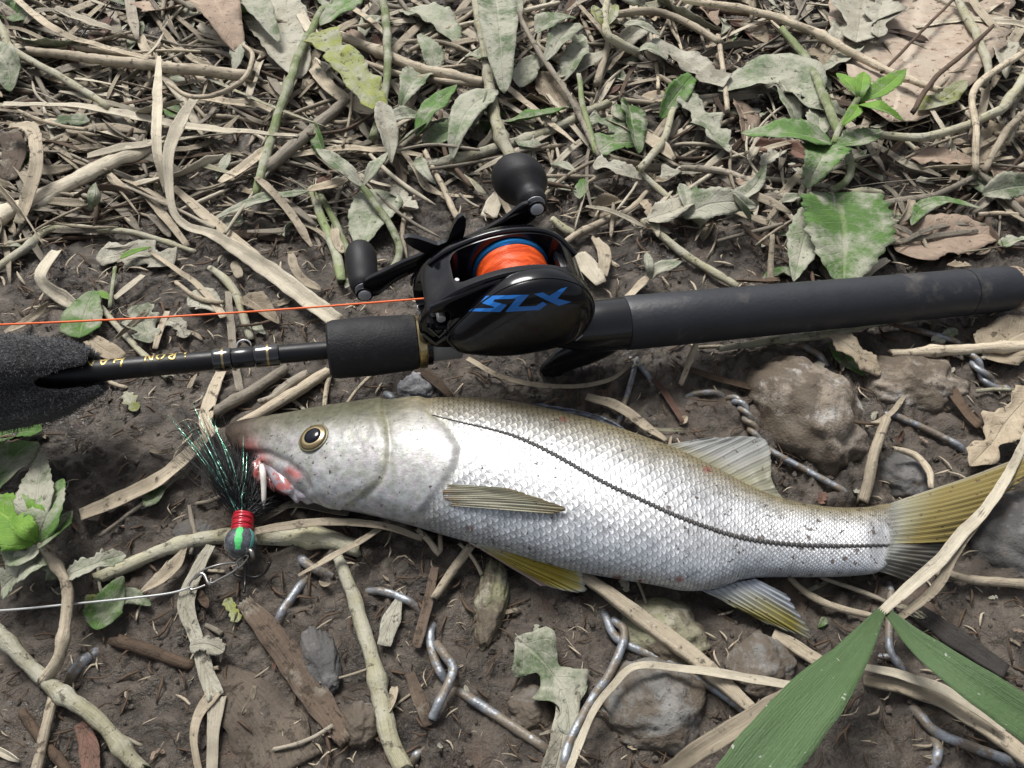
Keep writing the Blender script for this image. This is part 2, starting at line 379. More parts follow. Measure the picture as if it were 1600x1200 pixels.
for a in [
    ([(996, 552), (985, 600), (964, 664)], 5.5), ([(984, 552), (1003, 576), (1024, 602)], 5.5),
    ([(1066, 618, -2), (1110, 613), (1140, 618)], 6), ([(1140, 616), (1160, 636), (1172, 662), (1190, 692)], 6, .003, 2.6),
    ([(1188, 690), (1210, 708), (1260, 735), (1336, 777)], 6.5), ([(1378, 640), (1450, 672), (1520, 707)], 6.5),
    ([(1403, 509), (1469, 526), (1512, 539)], 6), ([(1508, 536), (1524, 566), (1540, 590), (1562, 602)], 6, .003, 1.8), ([(1556, 598), (1590, 612)], 6),
    ([(1237, 533), (1268, 548), (1296, 565)], 6.5), ([(600, 608), (612, 622), (626, 634)], 8),
    ([(462, 862), (478, 880), (495, 890), (517, 894)], 9), ([(480, 897), (452, 940), (427, 976)], 8.5),
    ([(572, 918), (612, 928), (640, 940), (658, 952)], 7.5),
    ([(678, 966), (672, 990), (676, 1020), (688, 1050), (706, 1068)], 9, .002), ([(681, 1000), (694, 1022), (708, 1046), (694, 1082), (674, 1118)], 9, .007),
    ([(706, 1072), (757, 1106), (822, 1149), (866, 1178)], 9.5), ([(944, 948), (955, 985), (978, 1007), (1054, 1040), (1153, 1102), (1196, 1152)], 8.5),
    ([(960, 962), (976, 992), (954, 1050), (925, 1093), (888, 1164), (880, 1210)], 8.5, .005), ([(1189, 978), (1183, 1017), (1190, 1085)], 7.5),
    ([(1393, 905), (1390, 960), (1392, 1020), (1424, 1056)], 7.5), ([(1372, 1020), (1400, 1030), (1420, 1050)], 7.5),
    ([(1429, 1098), (1457, 1140), (1520, 1168), (1600, 1196)], 10), ([(1457, 1140), (1466, 1170), (1455, 1210)], 9),
    ([(146, 1012), (120, 1045), (97, 1077)], 11), ([(456, 796), (468, 803), (482, 814)], 9), ([(640, 1190), (660, 1165)], 9), ([(135, 1118), (128, 1135)], 9)]:
    wire(*a)
# ------------------------------------------------------------------ the fish
FS = [((361, 669), (357, 682), 3.0, 9), ((376, 664), (371, 706), 6.5, 9.5), ((400, 660), (394, 722), 9, 10.5), ((430, 656), (424, 742), 11, 12), ((468, 651), (462, 768), 13, 13.5),
      ((520, 645), (512, 790), 15, 15), ((580, 637), (570, 803), 17, 16), ((640, 630), (632, 818), 18.5, 17), ((700, 626), (700, 838), 19.2, 17.5), ((760, 626), (765, 856), 19.4, 17.5),
      ((820, 635), (835, 876), 19, 17), ((880, 648), (905, 894), 18.5, 16.5), ((940, 664), (965, 905), 18, 16), ((1000, 684), (1025, 915), 17, 15.5), ((1060, 706), (1072, 924), 15.5, 14.5),
      ((1120, 735), (1118, 921), 13.5, 13), ((1180, 765), (1170, 905), 11.5, 12), ((1240, 785), (1230, 902), 10, 11), ((1300, 793), (1290, 902), 8.5, 10), ((1350, 793), (1345, 899), 7, 9.5),
      ((1386, 787), (1374, 893), 3.6, 9), ((1408, 793), (1394, 874), 1.5, 9), ((1426, 808), (1414, 852), .3, 9)]
A_ = np.array([[*d, *v_, w_, z_] for d, v_, w_, z_ in FS], float)
NS, NR = 420, 150
A_ = cr(A_, NS)
ang = np.linspace(0, 2*math.pi, NR, endpoint=False)         # 0 = back edge, pi/2 = upper side, pi = belly
rings = np.empty((NS, NR, 3)); UVf = np.empty((NS, NR, 2)); ulen = 0.0; prev = None
for i, (dx, dy, vx, vy, w_, z_) in enumerate(A_):
    z_, w_ = z_/1000, w_/1000
    D, Vn = P(dx, dy, z_), P(vx, vy, z_); c = (D+Vn)/2; h = (D-Vn)/2; hm = np.linalg.norm(h)
    hm2 = math.sqrt(max(hm*hm-(w_*.60)**2, (.45*hm)**2)); h = h/hm*hm2
    ca, sa = np.cos(ang), np.sin(ang)
    prof = np.sign(sa)*np.abs(sa)**.92
    rings[i] = c+np.sign(ca)[:, None]*(np.abs(ca)**.96)[:, None]*h+np.outer(prof*w_, [0, 0, 1])
    per = math.pi*(hm2+w_)/2*1.02
    if prev is not None: ulen += np.linalg.norm(c-prev)/per
    prev = c
    UVf[i, :, 0] = ulen; UVf[i, :, 1] = np.where(ang <= math.pi, ang/math.pi, 2-ang/math.pi)
NRM = np.cross(np.gradient(rings, axis=1), np.gradient(rings, axis=0)); NRM = nrmz(NRM)
NRM *= np.sign((NRM*(rings-rings.mean(1, keepdims=True))).sum(-1, keepdims=True))
px = proj(rings.reshape(-1, 3)).reshape(NS, NR, 2); X, Y = px[..., 0], px[..., 1]; TV = UVf[..., 1]
def pdist(X, Y, poly):
    """distance in pixels to a polyline and the signed side"""
    best = np.full(X.shape, 1e9); poly = np.asarray(poly, float)
    for a, b_ in zip(poly[:-1], poly[1:]):
        d = b_-a; t = np.clip(((X-a[0])*d[0]+(Y-a[1])*d[1])/(d@d), 0, 1)
        best = np.minimum(best, np.hypot(X-a[0]-t*d[0], Y-a[1]-t*d[1]))
    return best
up = (ang < math.pi)[None] & np.ones((NS, 1), bool)
# relief: gill cover plates, jaw groove, eye socket
PRE = [(596, 650), (604, 672), (607, 700), (604, 730), (594, 752), (574, 768), (545, 775)]
OPE = [(668, 646), (700, 672), (716, 700), (712, 730), (696, 748), (690, 775), (668, 800), (640, 812)]
xpre = np.interp(Y, [640, 672, 700, 730, 752, 770, 800], [596, 604, 607, 604, 594, 570, 520])
xope = np.interp(Y, [640, 672, 700, 730, 752, 800], [660, 700, 716, 710, 694, 655])
disp = np.zeros((NS, NR))
disp += .0012*sm(xpre+5, xpre-3, X)*sm(440, 520, X)
disp -= .0006*np.exp(-(pdist(X, Y, PRE)/7)**2)
disp += .0013*sm(xope+7, xope-7, X)
disp -= .0003*np.exp(-(pdist(X, Y, OPE)/8)**2)
JAW = [(388, 708), (420, 708), (450, 722), (478, 742), (486, 760)]
disp -= .0011*np.exp(-(pdist(X, Y, JAW)/6)**2)
disp += .0004*np.exp(-((X-487)**2+(Y-682)**2)/34**2)
disp += .00022*fbm(X/22, Y/22, 60, 3)*sm(720, 560, X)
rings2 = rings+NRM*(disp*up)[..., None]
# colours of the skin itself
def blend(c, f, col): f = np.clip(f, 0, 1)[..., None]; return c*(1-f)+np.array(col)*f
t = TV
C = np.ones((NS, NR, 3))*np.array([.46, .465, .47])
C = blend(C, sm(.62, .86, t)*.8, [.50, .545, .60])
C = blend(C, sm(.38, .55, t)*sm(.75, .6, t)*.5, [.52, .515, .52])
nse = fbm(X/40, Y/26, 71, 3)
C = blend(C, .35*sm(.0, .6, nse)*sm(760, 600, X), [.47, .42, .50])
C = blend(C, .35*sm(.0, .6, -nse)*sm(760, 600, X), [.40, .45, .45])
bk = sm(.48+.06*nse, .22, t)
C = blend(C, sm(740, 640, X)*.45, [.34, .33, .29])
C = blend(C, .5*sm(.1, .5, fbm(X/16, Y/12, 77, 4))*sm(740, 660, X), [.46, .40, .44])
C = blend(C, .5*sm(.1, .5, fbm(X/13+7, Y/17, 78, 4))*sm(740, 660, X), [.30, .32, .24])
C = blend(C, bk*.93*sm(500, 700, X), [.165, .125, .045])
C = blend(C, sm(.52, .30, t)*.45, [.29, .255, .165])
hd = sm(660, 600, X)
C = blend(C, hd*sm(.60+.08*nse, .34, t)*.95, [.105, .105, .065])
C = blend(C, hd*sm(470, 400, X)*sm(.75, .5, t)*.9, [.15, .13, .095])
C = blend(C, sm(408, 380, X)*.95, [.105, .075, .055])
C = blend(C, np.exp(-(pdist(X, Y, PRE)/(7+3*nse))**2)*.38, [.34, .33, .19])
C = blend(C, np.exp(-(pdist(X-4, Y, OPE)/12)**2)*.22, [.40, .39, .27])
C = blend(C, np.exp(-(pdist(X, Y, [(395, 700), (412, 722), (420, 745)])/13)**2)*.85, [.48, .16, .14])
C = blend(C, np.exp(-(pdist(X, Y, [(455, 735), (468, 742)])/7)**2)*.75, [.55, .10, .09])
C = blend(C, np.exp(-(pdist(X, Y, JAW)/3)**2)*.5, [.40, .33, .33])
C = blend(C, sm(1395+14*nse, 1432+14*nse, X)*.8, [.42, .40, .28])
C = blend(C, sm(1378, 1405, X)*sm(850, 868, Y)*.85, [.22, .21, .17])
for bx, by, br in ((1421, 846, 6), (1408, 857, 6), (1415, 852, 3), (1000, 908, 4), (965, 903, 5), (640, 826, 5), (735, 826, 4), (1062, 905, 5), (1105, 734, 5), (880, 655, 4)):
    C = blend(C, np.exp(-(((X-bx)/br/1.5)**2+((Y-by)/br)**2)**2)*.9, [.42, .02, .03] if bx > 1390 else [.25, .07, .05])
MK = np.zeros((NS, NR, 4)); MK[..., 3] = 1
MK[..., 0] = sm(xope-4, xope+25, X)*sm(1432, 1400, X)                     # scales here
MK[..., 1] = np.clip(.25+.55*sm(900, 1350, X)+.35*np.exp(-(pdist(X, Y, [(620, 812), (735, 845), (900, 892), (1060, 918)])/16)**2)+.25*sm(620, 480, X)*sm(.3, .7, t), 0, 1)   # mud specks
MK[..., 2] = sm(.46, .20, t)                                               # dark edged scales on the back
V, F = loft(rings2)
m, nt, b = mat('fish_skin', .34, metal=.35, spec=.4)
tc = nt.nodes.new('ShaderNodeTexCoord')
col = nd(nt, 'ShaderNodeVertexColor', layer_name='Col').outputs[0]
msk = nd(nt, 'ShaderNodeSeparateColor', {0: nd(nt, 'ShaderNodeVertexColor', layer_name='Mask').outputs[0]})
sp = nd(nt, 'ShaderNodeSeparateXYZ', {0: tc.outputs['UV']})
wob = mth(nt, 'MULTIPLY', mth(nt, 'SUBTRACT', noise(nt, tc.outputs['Object'], 120, 2), .5), .5)
uu = mth(nt, 'ADD', mth(nt, 'MULTIPLY', sp.outputs[0], 19.0), wob); vv = mth(nt, 'MULTIPLY', sp.outputs[1], 24.0)
fa = mth(nt, 'FRACT', mth(nt, 'ADD', uu, vv)); fb = mth(nt, 'FRACT', mth(nt, 'SUBTRACT', uu, vv))
rr_ = mth(nt, 'SQRT', mth(nt, 'ADD', mth(nt, 'MULTIPLY', fa, fa), mth(nt, 'MULTIPLY', fb, fb)))
inn = mth(nt, 'LESS_THAN', rr_, 1.0)
hgt = mth(nt, 'ADD', mth(nt, 'MULTIPLY', inn, rr_), mth(nt, 'MULTIPLY', mth(nt, 'SUBTRACT', 1.0, inn), mth(nt, 'MULTIPLY', mth(nt, 'SUBTRACT', rr_, 1.0), .5)))
edge = mth(nt, 'MULTIPLY', mapr(nt, mth(nt, 'ABSOLUTE', mth(nt, 'SUBTRACT', rr_, 1.03)), .13, .03), msk.outputs[0])
lite = mth(nt, 'MULTIPLY', mth(nt, 'MULTIPLY', mapr(nt, mth(nt, 'ABSOLUTE', mth(nt, 'SUBTRACT', rr_, .86)), .16, .05), msk.outputs[0]), mth(nt, 'SUBTRACT', 1.0, msk.outputs[2]))
c = mixc(nt, mth(nt, 'MULTIPLY', edge, mth(nt, 'MULTIPLY', msk.outputs[2], .9)), col, (.030, .025, .016))
c = mixc(nt, mth(nt, 'MULTIPLY', mth(nt, 'MULTIPLY', mapr(nt, hgt, .9, .3), mth(nt, 'SUBTRACT', msk.outputs[0], msk.outputs[2])), .22), c, (.20, .22, .25))
c = mixc(nt, mth(nt, 'MULTIPLY', lite, mapr(nt, noise(nt, tc.outputs['Object'], 60, 3), .35, .6, .15, .75)), c, (.80, .81, .82))
c = mixc(nt, mth(nt, 'MULTIPLY', mth(nt, 'MULTIPLY', edge, mth(nt, 'SUBTRACT', 1.0, msk.outputs[2])), .55), c, (.17, .18, .20))
mot = noise(nt, tc.outputs['Object'], 260, 5, .7); scr = noise(nt, vscale(nt, tc.outputs['UV'], (16, 260, 1)), 1.0, 4, .7)
c = nd(nt, 'ShaderNodeVectorMath', {0: c, 1: mth(nt, 'ADD', mapr(nt, mot, .35, .65, .66, 1.16), mapr(nt, scr, .35, .65, -.14, .10))}, operation='MULTIPLY').outputs[0]
s1 = noise(nt, tc.outputs['Object'], 330, 4, .62); s2 = noise(nt, tc.outputs['Object'], 900, 2, .5)
thr = mth(nt, 'SUBTRACT', .705, mth(nt, 'MULTIPLY', msk.outputs[1], .115))
mud = mapr(nt, mth(nt, 'SUBTRACT', s1, thr), 0, .025)
mud = mth(nt, 'MAXIMUM', mud, mapr(nt, mth(nt, 'SUBTRACT', s2, mth(nt, 'SUBTRACT', .755, mth(nt, 'MULTIPLY', msk.outputs[1], .10))), 0, .02))
c = mixc(nt, mth(nt, 'MULTIPLY', mud, .9), c, (.075, .05, .034))
nt.links.new(c, b.inputs['Base Color'])
nt.links.new(mth(nt, 'MULTIPLY', mth(nt, 'SUBTRACT', 1.0, mud), mth(nt, 'ADD', .12, mth(nt, 'MULTIPLY', mth(nt, 'SUBTRACT', msk.outputs[0], msk.outputs[2]), .26))), b.inputs['Metallic'])
nt.links.new(mapr(nt, noise(nt, tc.outputs['Object'], 60, 4), .3, .7, .34, .52), b.inputs['Roughness'])
b.inputs['Coat Weight'].default_value = .06; b.inputs['Coat Roughness'].default_value = .22
bh = mth(nt, 'ADD', mth(nt, 'MULTIPLY', mth(nt, 'MULTIPLY', hgt, msk.outputs[0]), 1.0), mth(nt, 'MULTIPLY', mud, .8))
bh = mth(nt, 'ADD', bh, mth(nt, 'MULTIPLY', noise(nt, tc.outputs['Object'], 700, 3), .30))
bump(nt, b, bh, .0006, .9); MT['skin'] = m
fish = empty('fish', P(850, 790, .0), 'silver fish with dark lateral line and yellow fins lying on its side', 'fish')
uvv = UVf.reshape(-1, 2)
body = mk('body', V, F, MT['skin'], fish, uvv, C.reshape(-1, 3), MK.reshape(-1, 4))
FB = BVHTree.FromPolygons([Vector(p) for p in V], F)
def onfish(px, py, lift=0.0):
    d = nrmz(ray(px, py)); h, n, i, ds = FB.ray_cast(Vector(CAM), Vector(d))
    if h is None: return None, None
    n = np.array(n); n = n if n@d < 0 else -n
    return np.array(h)-d*lift, n
# lateral line: a chain of pored scales
LL = cr([(676, 649), (720, 660), (760, 669), (800, 680), (840, 697), (880, 718), (920, 741), (960, 762), (1000, 780), (1050, 803), (1100, 822), (1150, 838), (1200, 847), (1260, 852), (1320, 853), (1370, 852), (1412, 852)], 190)
pts = [onfish(*p) for p in LL]; parts = []
for i in range(len(pts)-1):
    p, n = pts[i]; q = pts[i+1][0]
    if p is None or q is None: continue
    T = nrmz(q-p); S = np.cross(n, T); k = sm(0, 45, i)*.9+.35; k *= 1-.45*sm(150, 189, i)
    Lc = np.linalg.norm(q-p)
    sg = 1 if i % 2 else -1
    a = np.linspace(0, 2*math.pi, 8, endpoint=False)
    rr = np.array([[p+T*(Lc*(.5+1.0*x))+S*(.00085*k*y*np.cos(a_)+sg*.00013*k*(1-x*2))+n*(.0004*y*np.sin(a_)+.00012) for a_ in a] for x, y in ((-.75, .35), (-.35, .95), (.15, .9), (.65, .25))])
    V_, F_ = loft(rr); parts.append((V_, F_, np.zeros((len(V_), 2))))
m, nt, b = mat('lateral_line', .45, (.05, .047, .045)); MT['latline'] = m
V_, F_, u_ = join(parts); mk('lateral_line', V_, F_, MT['latline'], fish, u_)
# eye
p, n = onfish(489, 683); ex = nrmz(np.cross(n, [0, 1, 0])); ey = np.cross(n, ex)
ez = nrmz(n*.75+np.array([0, -.1, .25])); s = mpp(p)
m, nt, b = mat('iris', .28, metal=.4, coat=.6); tc = nt.nodes.new('ShaderNodeTexCoord')
sx_ = nd(nt, 'ShaderNodeSeparateXYZ', {0: tc.outputs['UV']})
c = mixc(nt, noise(nt, tc.outputs['Object'], 420, 4), (.20, .14, .05), (.085, .065, .035)); c = mixc(nt, mapr(nt, sx_.outputs[1], .66, .80), c, (.36, .28, .14))
nt.links.new(c, b.inputs['Base Color']); MT['iris'] = m
MT['pupil'] = mat('pupil', .10, (.004, .005, .010), coat=.0, spec=.35)[0]
r0 = 23*s
def dome(r, hgt_, off, k=40, rows=10):
    th = np.linspace(0, math.pi/2*.995, rows)
    return revolve([(off-hgt_*(1-math.cos(0))+hgt_*math.sin(a), r*math.cos(a)) for a in th], k, p, n, ex, ey)
V_, F_, u_ = dome(r0*1.12, .0008, -.0004); mk('eyelid', V_, F_, MT['skin'], fish, u_, np.ones((len(V_), 3))*[.17, .155, .09], np.zeros((len(V_), 4)))
V_, F_, u_ = dome(r0, .0013, .0001); rad = np.linalg.norm((V_-p)-np.outer((V_-p)@n, n), axis=1)/r0; u_[:, 1] = 1-np.abs(rad-.64)*3
eye = mk('eye', V_, F_, MT['iris'], fish, u_)
V_, F_, u_ = dome(r0*.62, .0013, .0010); mk('pupil', V_-ex*.0003, F_, MT['pupil'], eye, u_)
# mouth: translucent upper jaw plate, swollen lip, lower jaw skin
m, nt, b = mat('mouth_flesh', .28, (.50, .22, .20), coat=.5); tc = nt.nodes.new('ShaderNodeTexCoord')
c = mixc(nt, mapr(nt, noise(nt, tc.outputs['Object'], 260, 4), .38, .62), (.46, .28, .27), (.30, .06, .05)); nt.links.new(c, b.inputs['Base Color'])
b.inputs['Subsurface Weight'].default_value = .2; b.inputs['Subsurface Radius'].default_value = (.003, .001, .001); MT['flesh'] = m
m, nt, b = mat('jaw_membrane', .22, (.62, .62, .70), coat=.6); tc = nt.nodes.new('ShaderNodeTexCoord')
c = mixc(nt, mapr(nt, noise(nt, tc.outputs['Object'], 150, 4), .35, .65), (.26, .23, .27), (.50, .47, .50)); c = mixc(nt, mapr(nt, noise(nt, tc.outputs['Object'], 190, 3), .52, .62), c, (.40, .12, .11)); nt.links.new(c, b.inputs['Base Color'])
b.inputs['Alpha'].default_value = .92; MT['membrane'] = m
def blob(name, ctr, axx, axy, axz, mt, seed, par, amp=.15, sub=4):
    V, F = ico(sub); r = 1+amp*fbm(V[:, 0]*2+seed, V[:, 1]*2+V[:, 2]*1.4, seed, 3)
    V = (V*r[:, None])@np.array([axx, axy, axz])+ctr; return mk(name, V, F, mt, par)
def pvec(a, b, z): return P(*b, z)-P(*a, z)
jz = .0145
hx, hy = pvec((0+400, 700), (448, 748), jz), pvec((400, 700), (386, 714), jz)
blob('upper_jaw', P(444, 738, .0145), hx*.84, hy*1.2, np.array([0, 0, .0042]), MT['membrane'], 3, fish, .22)
blob('lower_jaw', P(426, 748, .007), pvec((400, 735), (448, 768), .007)*.62, pvec((400, 735), (392, 750), .007)*.8, np.array([0, 0, .005]), MT['flesh'], 5, fish, .12)
blob('lip', P(405, 735, .0155), pvec((400, 735), (411, 738), .0155), pvec((400, 735), (398, 750), .0155)*1.25, np.array([0, 0, .0036]), MT['flesh'], 9, fish, .3)
blob('tongue', P(424, 752, .0125), pvec((400, 735), (408, 738), .012), pvec((400, 735), (402, 748), .012), np.array([0, 0, .003]), MT['flesh'], 19, fish, .4)
# fins
m, nt, b = mat('fin', .35, spec=.5); tc = nt.nodes.new('ShaderNodeTexCoord')
col = nd(nt, 'ShaderNodeVertexColor', layer_name='Col').outputs[0]; sp = nd(nt, 'ShaderNodeSeparateXYZ', {0: tc.outputs['UV']})
fr = mth(nt, 'ABSOLUTE', mth(nt, 'SUBTRACT', mth(nt, 'FRACT', sp.outputs[0]), .5))
fr2 = mth(nt, 'ABSOLUTE', mth(nt, 'SUBTRACT', mth(nt, 'FRACT', mth(nt, 'MULTIPLY', sp.outputs[0], 3.0)), .5))
rl = mapr(nt, fr, .34, .49, 0, .55); rl = mth(nt, 'MAXIMUM', rl, mth(nt, 'MULTIPLY', mapr(nt, fr2, .36, .5), mapr(nt, sp.outputs[1], .2, .8, 0, .35)))
c = mixc(nt, rl, col, (.05, .045, .028))
c = mixc(nt, mapr(nt, noise(nt, tc.outputs['Object'], 420, 4, .6), .64, .69, 0, .85), c, (.08, .05, .035))
nt.links.new(c, b.inputs['Base Color']); bump(nt, b, mth(nt, 'ADD', fr, mth(nt, 'MULTIPLY', fr2, .4)), .0005, .7)
tr = nd(nt, 'ShaderNodeBsdfTranslucent', {'Color': c}); tp = nd(nt, 'ShaderNodeBsdfTransparent')
ms = nd(nt, 'ShaderNodeMixShader', {0: .30, 1: b.outputs[0], 2: tr.outputs[0]})
al = nd(nt, 'ShaderNodeVertexColor', layer_name='Mask').outputs[0]
ms2 = nd(nt, 'ShaderNodeMixShader', {0: al, 1: ms.outputs[0], 2: tp.outputs[0]}); nt.links.new(ms2.outputs[0], nt.nodes['Material Output'].inputs[0]); MT['fin'] = m
def fin(name, base, tip, colf, rays=12, rag=.06, bow=0.0, mid=None, clear=0.0, nt_=26, seed=1, amp=.00035, label=None, fade=0):
    """base, tip: rows of (px, py, z mm) spread along the fin; rays run from base to tip"""
    n = rays*6+1
    Bp = cr([P(a, b_, z/1000) for a, b_, z in base], n); Tp = cr([P(a, b_, z/1000) for a, b_, z in tip], n)
    s = np.linspace(0, 1, n); t = np.linspace(0, 1, nt_)
    rg = 1-rag*(.5+.5*np.cos(2*math.pi*rays*s))*(.4+np.abs(perlin(s*rays*.7, s*0, seed)))-rag*.8*np.abs(perlin(s*rays*2.3, s*0+3, seed))
    if mid: Mp = cr([P(a, b_, z/1000) for a, b_, z in mid], n)
    top = np.empty((n, nt_, 3))
    for j, tt in enumerate(t):
        k = (tt*rg)[:, None]
        top[:, j] = (Bp*(1-k)**2+2*Mp*k*(1-k)+Tp*k*k) if mid else Bp*(1-k)+Tp*k
    N = nrmz(np.cross(np.gradient(top, axis=0), np.gradient(top, axis=1))); N *= np.sign(N[..., 2:3]+1e-9)
    top = top+N*(amp*np.cos(2*math.pi*rays*s)[:, None]*(.4+.6*t)[None]+bow*np.sin(s*math.pi)[:, None]*t[None]+.0006*perlin(s[:, None]*4+seed, t[None]*3, seed))[..., None]
    bot = top-N*.00035
    S_, T_ = np.broadcast_arrays(s[:, None], t[None])
    cc = colf(S_, T_)
    V_ = np.vstack([top.reshape(-1, 3), bot.reshape(-1, 3)]); gf = gridfaces(n, nt_, False); NN = n*nt_
    F_ = [tuple(f) for f in gf]+[tuple(int(i)+NN for i in f[::-1]) for f in gf]
    bd = [(i*nt_) for i in range(n)]+[(n-1)*nt_+j for j in range(1, nt_)]+[i*nt_+nt_-1 for i in range(n-2, -1, -1)]+[j for j in range(nt_-2, 0, -1)]
    for a, b_ in zip(bd, bd[1:]+bd[:1]): F_.append((a, b_, b_+NN, a+NN))
    cc = np.vstack([cc.reshape(-1, 3)]*2); uv = np.stack([S_*rays, T_], -1).reshape(-1, 2); uv = np.vstack([uv]*2)
    cl = clear*np.clip(T_*1.3, 0, 1); cl = np.maximum(cl, fade*sm(.16+.10*perlin(S_*rays*1.7, T_*0, seed), .0, T_)) if fade else cl; mk_ = np.repeat(np.vstack([cl.reshape(-1, 1)]*2), 4, 1); mk_[:, 3] = 1
    o = mk(name, V_, F_, MT['fin'], fish, uv, cc, mk_)
    if label: o['label'] = label
    return o
def lerpc(*st):
    ts = [s[0] for s in st]; cs = np.array([s[1] for s in st], float)
    return lambda x: np.stack([np.interp(x, ts, cs[:, k]) for k in range(3)], -1)
ye = lerpc((0, (.52, .52, .44)), (.3, (.42, .33, .05)), (.75, (.40, .31, .03)), (.92, (.52, .46, .14)), (1, (.66, .66, .62)))
fz = lambda x, y, l: (x, y, onfish(x, y, l)[0][2]*1000)
fin('pectoral_fin', [fz(698, 757, 0), fz(692, 772, 0), fz(702, 790, 0)], [fz(800, 765, .002), fz(884, 793, .0025), fz(868, 803, .002)], lambda s, t: blend(lerpc((0, (.30, .22, .13)), (.2, (.50, .48, .36)), (.7, (.50, .48, .35)), (1, (.36, .30, .18)))(t), s*0, (1, 1, 1)), 11, .03, 0, clear=.05, seed=3, mid=[fz(748, 757, .0035), fz(790, 778, .0045), fz(785, 797, .0035)])
fin('pelvic_fin', [(732, 846, 12), (745, 850, 14), (768, 850, 17)], [(846, 916, 4), (916, 922, 5), (905, 878, 13)], lambda s, t: blend(ye(t), sm(.28, .0, s), (.56, .42, .40)), 9, .05, .002, seed=4, label='bright yellow pelvic fin with white edge')
fin('first_dorsal_fin', [(818, 634, 16), (880, 650, 16), (940, 664, 16), (985, 682, 15)], [(838, 630, 19), (900, 641, 20), (952, 655, 18), (992, 682, 15)], lambda s, t: lerpc((0, (.20, .22, .25)), (1, (.24, .27, .33)))(t), 7, .03, seed=5, label='folded grey first dorsal fin')
fin('second_dorsal_fin', [(1040, 695, 14), (1090, 720, 13), (1150, 752, 12), (1205, 776, 11)], [(1110, 683, 15), (1197, 686, 13), (1207, 748, 12), (1226, 782, 9)], lambda s, t: blend(lerpc((0, (.30, .28, .16)), (.35, (.42, .42, .40)), (1, (.40, .41, .40)))(t), .6*sm(.45, .75, s), (.36, .34, .19)), 10, .06, clear=.15, seed=6)
fin('anal_fin', [(1092, 918, 8), (1110, 922, 9), (1150, 910, 10), (1180, 904, 10)], [(1205, 978, 4), (1274, 1000, 4), (1252, 962, 7), (1232, 930, 10)], lambda s, t: blend(lerpc((0, (.50, .54, .60)), (.5, (.36, .33, .16)), (.8, (.28, .24, .05)), (1, (.30, .30, .26)))(t), sm(.55, .85, s)*.85, (.40, .44, .52)), 10, .10, clear=.12, seed=7)
tz = lambda x, y, l=.0006: (x, y, (onfish(x, y, l)[0][2] if onfish(x, y)[0] is not None else .009)*1000)
fin('tail_fin', [(1372, 792, 9), tz(1378, 802), tz(1384, 826), tz(1386, 850)], [(1650, 694, 20), (1610, 742, 18), (1540, 802, 13), (1492, 846, 8)], lambda s, t: blend(lerpc((0, (.46, .47, .46)), (.2, (.36, .34, .22)), (.4, (.30, .24, .08)), (1, (.27, .21, .065)))(t), sm(.06, .0, s)*.8, (.45, .42, .33)), 12, .10, .0005, mid=[(1500, 752, 13), (1492, 780, 13), (1468, 815, 12), (1440, 850, 11)], seed=8, nt_=40, fade=1.0)
fin('tail_fin', [tz(1386, 850), tz(1380, 870), (1368, 892, 8)], [(1496, 848, 5), (1466, 884, 1), (1426, 914, -2)], lambda s, t: lerpc((0, (.44, .45, .43)), (.4, (.24, .23, .19)), (1, (.13, .12, .10)))(t), 9, .08, .0005, mid=[(1440, 852, 11), (1424, 876, 9), (1402, 900, 5)], clear=.25, seed=9, label='short grey lower tail lobe pressed in mud', fade=1.0)
# ------------------------------------------------------------------ fishing rod
RA, RB = P(1583, 450, .0128), P(60, 588, .046)
ra = nrmz(RA-RB)                                             # towards the butt
ry = nrmz(np.cross([0, 0, 1], ra)); rz = np.cross(ra, ry)    # away from the camera, up
_tt = np.linspace(-.2, 1.1, 2000); _pp = proj(RB+np.outer(_tt, RA-RB))[:, 0]
def rodp(x): return RB+(RA-RB)*np.interp(x, _pp, _tt)        # point on the rod axis seen at pixel column x
RO = rodp(800)
def rx(x): return float((rodp(x)-RO)@ra)                     # metres along the rod from the reel foot
def plain(name, c, r, bumpy=0, bs=600, metal=0.0, coat=0.0, var=.0, dust=0.0, spec=.5):
    m, nt, b = mat(name, r, c, metal, spec, coat); tc = nt.nodes.new('ShaderNodeTexCoord'); v = tc.outputs['Object']
    cc = mixc(nt, noise(nt, v, 90, 5), c, tuple(min(1, x*(1+var)+var*.004) for x in c))
    if dust: cc = mixc(nt, mapr(nt, noise(nt, v, 45, 6, .7), .56, .74, 0, dust), cc, (.16, .14, .115))
    nt.links.new(cc, b.inputs['Base Color'])
    nt.links.new(mapr(nt, noise(nt, v, 70, 5, .65), .3, .7, max(.02, r*.8), min(1, r*1.2)), b.inputs['Roughness'])
    if bumpy: bump(nt, b, noise(nt, v, bs, 4, .65), .0006, bumpy)
    MT[name] = m; return m
plain('blank_black', (.010, .010, .012), .42, .1, 900, dust=.2, spec=.3)
plain('foam_grip', (.011, .011, .013), .62, .55, 900, var=.5, dust=.3, spec=.3)
plain('butt_grip', (.018, .0195, .024), .48, .35, 500, var=.6, dust=.55, spec=.4)
plain('seat_gloss', (.010, .011, .013), .24, coat=.2, dust=.1, spec=.4)
plain('hood_grey', (.26, .26, .265), .22, dust=.2, spec=.7)
plain('thread_black', (.010, .010, .012), .10, coat=1.0)
plain('gold_ring', (.42, .33, .17), .25, metal=.9, dust=.3)
plain('gold_paint', (.50, .38, .13), .35, metal=.5)
plain('reel_black', (.004, .004, .006), .13, coat=.1, dust=.10, spec=.3)
plain('reel_inner', (.006, .006, .007), .35)
plain('reel_trim', (.008, .008, .010), .16, coat=.3, spec=.4)
plain('knob_rubber', (.009, .009, .011), .52, .25, 1200, dust=.06, spec=.3)
plain('silver', (.72, .72, .74), .34, metal=.35, var=-.2)
plain('blue_rim', (.02, .20, .50), .22, metal=.6, var=.8)
